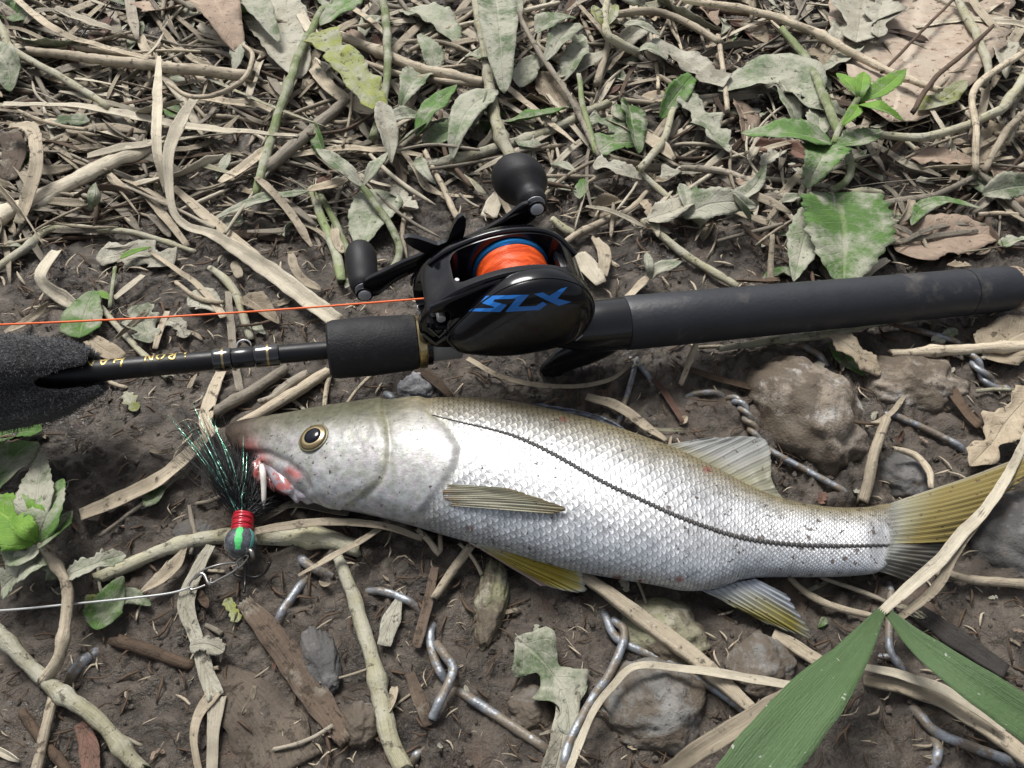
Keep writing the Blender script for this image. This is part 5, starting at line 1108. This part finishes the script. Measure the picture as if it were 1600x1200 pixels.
leaf('', [(948, 42, 14), (958, 26, 18), (962, 6, 16)], 16, 'yellow', .006, 'lance', w3, fold=.5)
leaf('', [(995, 80, 8), (1018, 76, 10), (1040, 92, 6)], 30, 'dusty', .006, 'ovate', w3)
stem('pale stalk arching from the forked weed top', [(955, 24), (1000, 18), (1040, 22), (1082, 40), (1124, 66)], [6, 7, 6, 6, 5], 'straw', .012)
stem('short upright stalk below the forked weed top', [(952, 58), (944, 92), (932, 132)], [5, 6, 6], 'straw', .008)
leaf('creased green leaf flat on the mud beside the reel', [(930, 238), (965, 222), (1014, 226)], 62, 'green', .005, 'torn', wave=.004)
leaf('silted leaf overlapping the creased green leaf', [(918, 186), (945, 192), (982, 208)], 40, 'dusty', .007, 'torn')
leaf('small triangular green leaf on the silted leaf', [(980, 190), (968, 178), (962, 162)], 28, 'green', .009, 'ovate')
leaf('long ragged grey leaf near the creased green leaf', [(926, 258), (962, 262), (1004, 280)], 48, 'greyleaf', .007, 'torn', wave=.004)
leaf('tiny pale leaf next to the big round knob', [(860, 256), (878, 257), (900, 268)], 16, 'dusty', .004, 'lance')
leaf('narrow pale leaf just below the tiny pale leaf', [(856, 280), (872, 287), (892, 298)], 22, 'dusty', .003, 'lance')
leaf('small heart-shaped silted leaf behind the big knob', [(812, 216), (826, 224), (846, 228)], 34, 'dusty', .005, 'broad')
stem('green-tan stem curving to the ragged grey leaf', [(1052, 170), (1038, 216), (1018, 244), (998, 266)], [5, 6, 6, 6], 'gstem', .010)
stem('pale stem trailing toward the rear grip', [(1000, 268), (1030, 296), (1060, 322), (1100, 352)], [5, 6, 5, 5], 'gstem', .006)
stem('dry runner arching from behind the reel', [(878, 382), (905, 364), (935, 350), (985, 326), (1010, 300)], [5, 6, 6, 5, 4], 'straw', .006, nodes=2)
stem('tan stem lying along the top of the rear grip', [(1008, 346), (1045, 378), (1080, 404), (1152, 448)], [7, 7, 7, 6], 'gstem', .005)
leaf('upright dusty sprig leaf above the rear grip', [(1018, 436, 2), (1030, 420, 8), (1066, 408, 8)], 24, 'dusty', .006, 'lance')
leaf('thin folded leaf beside the dusty sprig leaf', [(1016, 436, 2), (1014, 414, 8), (1010, 394, 8)], 16, 'dusty', .006, 'lance')
blade('crumpled pale husk behind the reel', [(905, 395), (920, 420), (938, 444)], [20, 34, 22], 'pale', .006, wave=.006)
blade('twisted tan husk curl next to the crumpled husk', [(930, 372), (944, 400), (942, 432)], [12, 22, 14], 'straw', .007, wave=.006)
stem('short green stub against the reel', [(862, 342), (880, 356), (900, 366)], [6, 7, 6], 'gstem', .004)
blade('shredded pale bark fibres on the mud behind the reel', [(610, 305), (624, 326), (640, 344)], [10, 20, 12], 'pale', .004, wave=.004)
blade('tan split straw lying behind the star drag', [(622, 228), (650, 268), (672, 300), (740, 308)], [7, 8, 8, 5], 'straw', .005)
stem('thin stalk leaning toward the star drag', [(664, 236), (690, 290), (716, 342)], [4, 5, 5], 'straw', .006)
blade('beige leaf stub pointing out under the knob', [(764, 340), (772, 318), (782, 294)], [26, 24, 8], 'pale', .003)
# ---- weed with bright sprout
w4 = empty('leafy_weed', G(1320, 300), 'weed with a bright green sprout and broad silted lower leaves', 'plant')
stem('', [(1222, 45, 6), (1262, 95, 8), (1286, 148, 12), (1303, 189, 16), (1323, 236, 12), (1328, 276, 5), (1298, 300, 2)], [6, 7, 7, 7, 7, 6, 5], 'vgreen', .006, w4, nodes=3)
stem('', [(1302, 225, 14), (1318, 190, 20), (1342, 152, 26)], [5, 5, 5], 'vgreen', .006, w4)
for pts, w_, mt_, sh in (([(1342, 160, 26), (1378, 140, 30), (1416, 108, 28)], 36, 'fresh', 'lance'), ([(1342, 152, 26), (1328, 132, 30), (1308, 114, 26)], 34, 'fresh', 'ovate'), ([(1340, 165, 26), (1372, 168, 30), (1412, 188, 24)], 34, 'fresh', 'lance'),
                         ([(1340, 160, 26), (1346, 138, 32), (1350, 112, 30)], 26, 'fresh', 'lance'), ([(1342, 164, 28), (1332, 180, 30), (1316, 196, 26)], 24, 'fresh', 'lance'),
                         ([(1300, 222, 16), (1236, 208, 22), (1158, 208, 12)], 78, 'green', 'ovate'), ([(1296, 226, 16), (1280, 255, 20), (1258, 294, 10)], 82, 'green', 'ovate'), ([(1300, 224, 16), (1332, 222, 20), (1378, 204, 14)], 56, 'green', 'ovate'),
                         ([(1284, 210, 10), (1280, 188, 12), (1290, 158, 10)], 50, 'dusty', 'ovate'), ([(1300, 302, 6), (1318, 350, 10), (1318, 446, 4)], 150, 'green', 'broad'), ([(1300, 300, 6), (1262, 360, 6), (1240, 440, 2)], 60, 'dusty', 'lance')):
    leaf('', pts, w_, mt_, .004, sh, w4, fold=.3, wave=.0025, serr=.14)
leaf('broad flat silted leaf lying left off the sprouting weed', [(1282, 156, 3), (1215, 118, 5), (1122, 142, 2)], 108, 'dusty', .006, 'ovate', wave=.003)['label'] = 'broad triangular silted leaf beside the sprouting weed'
leaf('pale ragged leaf under the thin upright twig', [(1012, 78), (1060, 88), (1130, 136)], 76, 'greyleaf', .010, 'torn', wave=.004)
leaf('twisted grey-green leaf below the thin upright twig', [(1064, 148), (1096, 186), (1140, 238)], 50, 'dusty', .008, 'torn', wave=.006, fold=.4)
stem('thin upright twig beside the broad triangular leaf', [(1122, 55), (1130, 110), (1137, 174)], 4, 'straw', .010)
leaf('huge pinkish-tan dead leaf with brown blotches', [(1450, -90), (1430, 40), (1392, 190)], 290, 'paleleaf', .006, 'broad', wave=.004, fold=.06)
leaf('grey lobed leaf lying on the huge dead leaf', [(1356, -50), (1348, 10), (1338, 66)], 120, 'greyleaf', .012, 'lobed', wave=.003)
leaf('narrow lobed grey leaf next to the grey lobed leaf', [(1384, -30), (1378, 10), (1372, 58)], 60, 'greyleaf', .014, 'lobed', wave=.003)
stem('long straight tan stalk crossing in front of the huge dead leaf', [(1068, 0), (1150, 12), (1212, 27), (1279, 54), (1374, 105), (1470, 142)], [6, 6, 7, 7, 6, 5], 'straw', .014, nodes=3)
stem('wiry dark runner curving over the huge dead leaf', [(1552, 40), (1510, 80), (1458, 125), (1426, 176)], [3, 4, 4, 4], 'brown', .016)
stem('fine dark stem lying on the huge dead leaf', [(1495, -6), (1445, 44), (1378, 113)], 2.5, 'brown', .014)
stem('green-tan stem bending past the huge dead leaf', [(1492, -8), (1510, 26), (1526, 54), (1544, 106), (1538, 134)], [6, 7, 7, 6, 5], 'gstem', .014)
stem('smooth bowed stem sweeping out from the sprouting weed', [(1360, 208), (1410, 214), (1458, 212), (1549, 179), (1584, 146), (1612, 100)], [6, 7, 7, 8, 8, 8], 'gstem', .012)
stem('pale angled stem dropping beside the bowed stem', [(1612, 74, 6), (1526, 135, 8), (1525, 200, 6), (1524, 266, 2)], [5, 6, 5, 5], 'straw', .010)
stem('slanted twig meeting the pale angled stem', [(1612, 165), (1570, 208), (1538, 268)], [5, 6, 5], 'straw', .010)
stem('dark tan twig running from the twig junction', [(1522, 264), (1560, 296), (1612, 346)], [5, 6, 6], 'grey', .009)
stem('dusty stick leading to the twig junction', [(1366, 322), (1420, 312), (1465, 304), (1524, 276)], [7, 7, 6, 5], 'grey', .007)
leaf('brown dead leaf with curled rim by the twig junction', [(1422, 246), (1470, 246), (1520, 252)], 52, 'pinkleaf', .005, 'torn', wave=.005)
leaf('smooth brown dead leaf under the dark tan twig', [(1548, 256), (1580, 290), (1624, 340)], 84, 'pinkleaf', .004, 'ovate', wave=.004)
leaf('wide brown dead leaf above the rod butt', [(1400, 392), (1470, 372), (1560, 366)], 110, 'pinkleaf', .004, 'broad', wave=.004)
leaf('half yellow leaf below the wiry runner', [(1434, 172), (1470, 156), (1514, 124)], 46, 'yellow', .008, 'ovate')
leaf('arched green leaf with yellow tip above the brown leaf', [(1424, 352), (1440, 326), (1478, 314), (1536, 326)], 26, 'green', .010, 'lance')
leaf('pale dry leaf folded beside the dusty stick', [(1366, 322), (1400, 330), (1440, 350)], 34, 'dry', .005, 'torn')
stem('short yellow-green stub below the sprouting weed', [(1326, 302), (1350, 298), (1376, 302)], [6, 7, 6], 'gstem', .008)
stem('long thin stem lying over the dark hollow', [(1120, 377), (1170, 364), (1222, 350)], [3, 3.5, 3], 'grey', .006)
leaf('crinkled green rosette leaf beside the dark hollow', [(1058, 298), (1086, 312), (1118, 336)], 66, 'green', .006, 'torn', wave=.005)
leaf('long curled dusty leaf over the dark hollow', [(1108, 320), (1150, 312), (1180, 290), (1198, 256)], 28, 'dusty', .009, 'lance', fold=.45)
stem('thin stalk standing just behind the rear grip', [(1204, 446, 0), (1205, 410, 8), (1207, 368, 16)], [5, 5, 4], 'straw', .003)
stem('brown runner winding under the sprouting weed', [(1064, 262), (1130, 268), (1180, 286), (1230, 310)], [5, 6, 5, 4], 'grey', .006)
leaf('tan dead leaf with notched edge beside the pale stalk', [(1262, 84), (1285, 88), (1302, 112)], 40, 'dry', .010, 'torn')
# ------------------------------------------------------------------ loose litter that fills the tangle
rs = np.random.RandomState(23); EXTRA = 0.0
FPOLY = np.array([f[0] for f in FS]+[f[1] for f in FS][::-1], float)
def inside(x, y, poly=FPOLY):
    c = False; n = len(poly); j = n-1
    for i in range(n):
        if (poly[i][1] > y) != (poly[j][1] > y) and x < (poly[j][0]-poly[i][0])*(y-poly[i][1])/(poly[j][1]-poly[i][1])+poly[i][0]: c = not c
        j = i
    return c
def hidden(x, y):
    if inside(x, y): return True
    yr = 588+(x-60)*(450-588)/1523
    return x > 500 and abs(y-yr) < 36 or 650 < x < 910 and 345 < y < 560 or x < 130 and 515 < y < 655
def dens(x, y):
    """how thick the litter lies (photo read by eye)"""
    top = sm(470, 250, y); d = .22+.78*top+.15*(x < 560)*(330 < y < 640)
    if x < 560: d *= 1.15
    if 540 < x < 800 and 240 < y < 360: d *= .35
    if 330 < x < 500 and 190 < y < 330: d *= .5
    if y > 560: d *= .8
    return d
def sample(n, ymin=-150, ymax=1260, want=dens):
    out = []
    while len(out) < n:
        x, y = rs.uniform(-90, 1690), rs.uniform(ymin, ymax)
        if rs.rand() < want(x, y) and not hidden(x, y): out.append((x, y))
    return out
def shade(y): return .3+.7*sm(650, 150, y)
def seg(x, y, L, a, bend):
    n = 4; t = np.linspace(-.5, .5, n); ca, sa = math.cos(a), math.sin(a)*.72
    return [(x+L*t_*ca-bend*L*(t_*t_)*sa, y+L*t_*sa+bend*L*(t_*t_)*ca) for t_ in t]
LM = [(820, 287, 'the big round knob'), (560, 410, 'the small handle knob'), (150, 260, 'the thick pale reed'), (250, 110, 'the upright split blade'), (350, 40, 'the brown curled leaf'), (120, 90, 'the straight pale straw'), (450, 140, 'the long green stem'),
      (550, 110, 'the yellowing leaf'), (680, 60, 'the stout pale stalk'), (780, 70, 'the long lance leaf'), (735, 190, 'the arched silted leaf'), (880, 60, 'the folded pale green leaf'), (960, 40, 'the forked weed top'), (970, 220, 'the creased green leaf'), (1070, 100, 'the pale ragged leaf'),
      (1200, 130, 'the broad triangular leaf'), (1345, 150, 'the bright green sprout'), (1320, 370, 'the broad leaf of the sprouting weed'), (1430, 60, 'the huge dead leaf'), (1560, 160, 'the bowed stem'), (1530, 270, 'the twig junction'), (1480, 370, 'the wide brown dead leaf'), (1090, 310, 'the crinkled rosette leaf'), (1150, 400, 'the dark hollow'),
      (940, 390, 'the crumpled husk'), (640, 330, 'the shredded bark fibres'), (420, 410, 'the kinked pale reed leaf'), (210, 400, 'the silted leaf sheet'), (100, 440, 'the hooked dry blade'), (30, 420, 'the bent green-to-tan stem'), (225, 510, 'the gold lettering'), (400, 490, 'the oval tan leaf'), (80, 680, 'the fuzzy sleeve'), (410, 620, 'the slanting sticks'),
      (600, 600, 'the speckled stone'), (870, 600, 'the trigger'), (1060, 610, 'the slim leaning twig'), (1255, 640, 'the large tan stone'), (1420, 600, 'the muddy tan stone'), (1560, 640, 'the crinkled tan leaf'), (1400, 730, 'the arched root'), (1580, 850, 'the dark boulder'), (220, 760, 'the bark strip'), (300, 700, 'the jig hair'), (376, 850, 'the jig ball'),
      (60, 820, 'the leafy weed'), (180, 940, 'the leader line'), (310, 1000, 'the mud caked stalk'), (460, 1050, 'the grooved splinter'), (570, 1000, 'the knotted stick'), (690, 1040, 'the twisted wire'), (770, 930, 'the elongated mossy stone'), (850, 1040, 'the torn lobed leaf'), (1020, 1100, 'the flat grey stone'), (1080, 1000, 'the long tan stalk'),
      (1190, 1050, 'the anal fin'), (1270, 1100, 'the wide green blade'), (1470, 1080, 'the pale strip'), (1500, 990, 'the weathered sliver'), (110, 1120, 'the weed stem')]
def near(x, y): return min(LM, key=lambda l: (l[0]-x)**2+(l[1]-y)**2*1.6)[2]
for i, (x, y) in enumerate(sample(298)):
    L = rs.uniform(50, 220)*(.5+.7*sm(500, 100, y)); a = rs.uniform(0, math.pi) if x > 520 else rs.normal(.35, .8)
    lift = rs.uniform(.001, .012)*shade(y); KINK = rs.rand() < .55; pts = seg(x, y, L, a, rs.normal(0, .14 if not KINK else .4)); pts = [(p[0], p[1], rs.uniform(0, 4)*shade(y)) for p in pts]
    mt_ = rs.choice(['straw', 'pale', 'grey', 'straw', 'brown', 'gstem'], p=[.36, .16, .2, .1, .1, .08])
    nm = {'straw': ('dry_straw', 'tan'), 'pale': ('dry_straw', 'pale'), 'grey': ('dry_straw', 'grey'), 'brown': ('dry_straw', 'dark brown'), 'gstem': ('dry_straw', 'greenish')}[mt_]
    if i % 5 < 3: blade(f'loose {nm[1]} straw lying in the litter on the mud', pts, rs.uniform(5, 16), mt_, lift, name='dry_straw', wave=.0015, twist=rs.normal(0, .6), fold=rs.uniform(0, .5), cat='straw', group=f'loose {nm[1]} flat straws')['label'] = f'loose {"short" if L < 80 else "long" if L > 150 else "mid-length"} {"kinked" if KINK else "smooth"} flat {nm[1]} straw beside {near(x, y)}'
    else: stem(f'loose {"short" if L < 80 else "long" if L > 150 else "mid-length"} {"kinked" if KINK else "smooth"} round {nm[1]} stalk beside {near(x, y)}', pts, rs.uniform(1.8, 4.2), mt_, lift, name='dry_stalk', cat='stalk', group=f'loose {nm[1]} round stalks')
KINK = False
for i, (x, y) in enumerate(sample(26, ymax=330, want=lambda x, y: 1.0 if x < 540 else .3)):
    pts = [(p[0], p[1], rs.uniform(0, 5)) for p in seg(x, y, rs.uniform(120, 260), rs.normal(.3, .7), rs.normal(0, .25))]
    blade('', pts, rs.uniform(13, 24), 'pale' if i % 2 else 'straw', rs.uniform(.006, .014), name='reed_strip', fold=rs.uniform(.1, .5), twist=rs.normal(0, .8), cat='reed', group='wide bleached reed strips')['label'] = f"wide {'bleached' if i % 2 else 'tan'} reed strip beside {near(x, y)}"
for i, (x, y) in enumerate(sample(46, ymax=330, want=lambda x, y: (1.0 if 540 < x < 1320 else .25)*(y > -40)*(.2 if 540 < x < 800 and y > 235 else 1))):
    L = rs.uniform(60, 125); a = rs.uniform(0, 2*math.pi); mt_ = ['dusty', 'dusty', 'green', 'greyleaf', 'dusty'][i % 5]; shp = ['ovate', 'lance', 'broad'][i % 3]
    leaf('', [(p[0], p[1], z_) for p, z_ in zip(seg(x, y, L, a, rs.normal(0, .3)), (0, 5, 7, 3))], L*rs.uniform(.3, .55), mt_, rs.uniform(.006, .013), shp, name='weed_leaf', roll=rs.normal(0, .5), fold=rs.uniform(.15, .6), wave=rs.uniform(.003, .006), serr=.1, group='fallen weed leaves')['label'] = f"large {dict(dusty='silted', green='green', greyleaf='grey')[mt_]} {dict(ovate='pointed', lance='slender', broad='rounded')[shp]} weed leaf fallen beside {near(x, y)}"
for i, (x, y) in enumerate(sample(296, want=lambda x, y: dens(x, y)*(1.0 if x > 480 else .45))):
    L = rs.uniform(22, 72)*(.7+.4*sm(500, 100, y))*(1.45 if x > 560 and y < 340 and i % 3 == 0 else 1); a = rs.uniform(0, 2*math.pi)
    mt_ = rs.choice(['dusty', 'greyleaf', 'dry', 'pinkleaf', 'green', 'redleaf'], p=[.30, .22, .2, .12, .08, .08] if y < 560 else [.08, .3, .24, .12, .06, .2])
    wd_ = {'dusty': 'silted green', 'greyleaf': 'grey', 'dry': 'tan', 'pinkleaf': 'brown', 'green': 'green', 'redleaf': 'dark red-brown'}[mt_]
    if y > 560: L *= .55
    shp = rs.choice(['torn', 'ovate', 'torn', 'lance']); sh_ = {'torn': 'ragged', 'ovate': 'oval', 'lance': 'narrow'}[shp]
    leaf(f'{"tiny" if L < 34 else "small" if L < 60 else "sizeable"} {sh_} {wd_} leaf scrap beside {near(x, y)}', seg(x, y, L, a, rs.normal(0, .5)), L*rs.uniform(.28, .7), mt_, rs.uniform(.001, .010)*shade(y), shp, name='leaf_scrap', roll=rs.normal(0, .35), fold=rs.uniform(.1, .6), wave=rs.uniform(.002, .006), group=f'{wd_} leaf scraps', n=7)
# ---- crumbs, root hairs and chaff too small to count
def crumb_mass(name, label, n, mt_, lo, hi, thin, want, cat):
    parts = []
    for x, y in sample(n, want=want):
        L = rs.uniform(lo, hi); a = rs.uniform(0, 2*math.pi); p0 = G(x, y, .0006+rs.uniform(0, .004)*shade(y)); s = mpp(p0)*L
        d = np.array([math.cos(a), math.sin(a), rs.normal(0, .15)]); q = np.array([p0-d*s*.5, p0+rs.normal(0, s*.12, 3)*[1, 1, .4]+[0, 0, s*.06], p0+d*s*.5])
        V_, F_, u_ = tube(cr(q, 5), np.array([.4, .8, 1, .8, .3])*s*rs.uniform(*thin), 4, flat=.5); parts.append((V_, F_, u_))
    V_, F_, u_ = join(parts); tag(mk(name, V_, F_, MT[mt_], None, u_), label, cat, kind='stuff')
crumb_mass('chaff', 'fine pale chaff and straw crumbs strewn over the mud', 3200, 'straw', 6, 34, (.03, .09), dens, 'debris')
crumb_mass('root_hairs', 'fine dark rootlets and bark crumbs over the mud', 3600, 'brown', 6, 46, (.02, .08), lambda x, y: .35+.4*dens(x, y), 'debris')
IV, IF = ico(1); parts = []
for x, y in sample(4200, want=lambda x, y: .3+.3*dens(x, y)):
    p0 = G(x, y, .0003); r_ = mpp(p0)*rs.uniform(1.0, 1.0+rs.uniform(.5, 5.5)**1.0)
    parts.append((IV*(1+rs.normal(0, .22, (len(IV), 1)))*[r_*rs.uniform(.7, 1.4), r_*rs.uniform(.7, 1.4), r_*rs.uniform(.4, .8)]+p0, IF, np.zeros((len(IV), 2))))
V_, F_, u_ = join(parts); tag(mk('soil_crumbs', V_, F_, MT['mud'], None, u_, smooth=False), 'small wet mud crumbs and grit over the ground', 'debris', kind='stuff')

def outer(n):
    out = []
    while len(out) < n:
        x, y = rs.uniform(-520, 2120), rs.uniform(-420, 430)
        if (y < -60 or x < -40 or x > 1640) and rs.rand() < .4+.6*sm(430, 150, y): out.append((x, y))
    return out
def straw_mass(name, label, n, mt_, want, ymax=520):
    parts = []
    for x, y in (outer(n) if want is None else sample(n, ymax=ymax, want=want)):
        L = rs.uniform(40, 190)*(.5 if y < -100 else 1); a = rs.normal(.3, .75) if x < 560 else rs.uniform(0, math.pi)
        KINK = rs.rand() < .5; pts = [(p[0], p[1], rs.uniform(0, 3)) for p in seg(x, y, L, a, rs.normal(0, .15 if not KINK else .45))]
        q = path(pts, 12, rs.uniform(.0005, .009)*shade(y)); s = mpp(q[6]); w_ = rs.uniform(4, 15)*s/2*np.interp(np.linspace(0, 1, 12), [0, .2, .8, 1], [.5, 1, 1, .3])
        parts.append(strip(q, w_, w_, 4, rs.uniform(0, .6), rs.normal(0, .5), .001, 0, .0003, int(x)) if rs.rand() < .6 else tube(q, w_*.6, 6, .15, seed=int(x)))
    V_, F_, u_ = join(parts); tag(mk(name, V_, F_, MT[mt_], None, u_), label, 'debris', kind='stuff')
up_ = lambda x, y: sm(430, 260, y)*(1.0 if x < 620 else .62)*(.3 if 540 < x < 800 and y > 235 else 1)*(.5 if 330 < x < 480 and y > 190 else 1)
straw_mass('straw_tangle', 'dense tangle of tan dry straw covering the mud behind the rod', 560, 'straw', up_)
straw_mass('grey_straw_tangle', 'grey matted straw pressed into the mud behind the rod', 420, 'grey', up_)
straw_mass('brown_straw_tangle', 'dark rotting stalks matted into the mud behind the rod', 170, 'brown', up_)
straw_mass('pale_straw_tangle', 'bleached straw strips scattered through the tangle behind the rod', 240, 'pale', up_)
straw_mass('outlying_straw', 'tan straw litter going on around the tangle', 800, 'straw', None)
straw_mass('outlying_grey_straw', 'grey straw litter going on around the tangle', 500, 'grey', None)
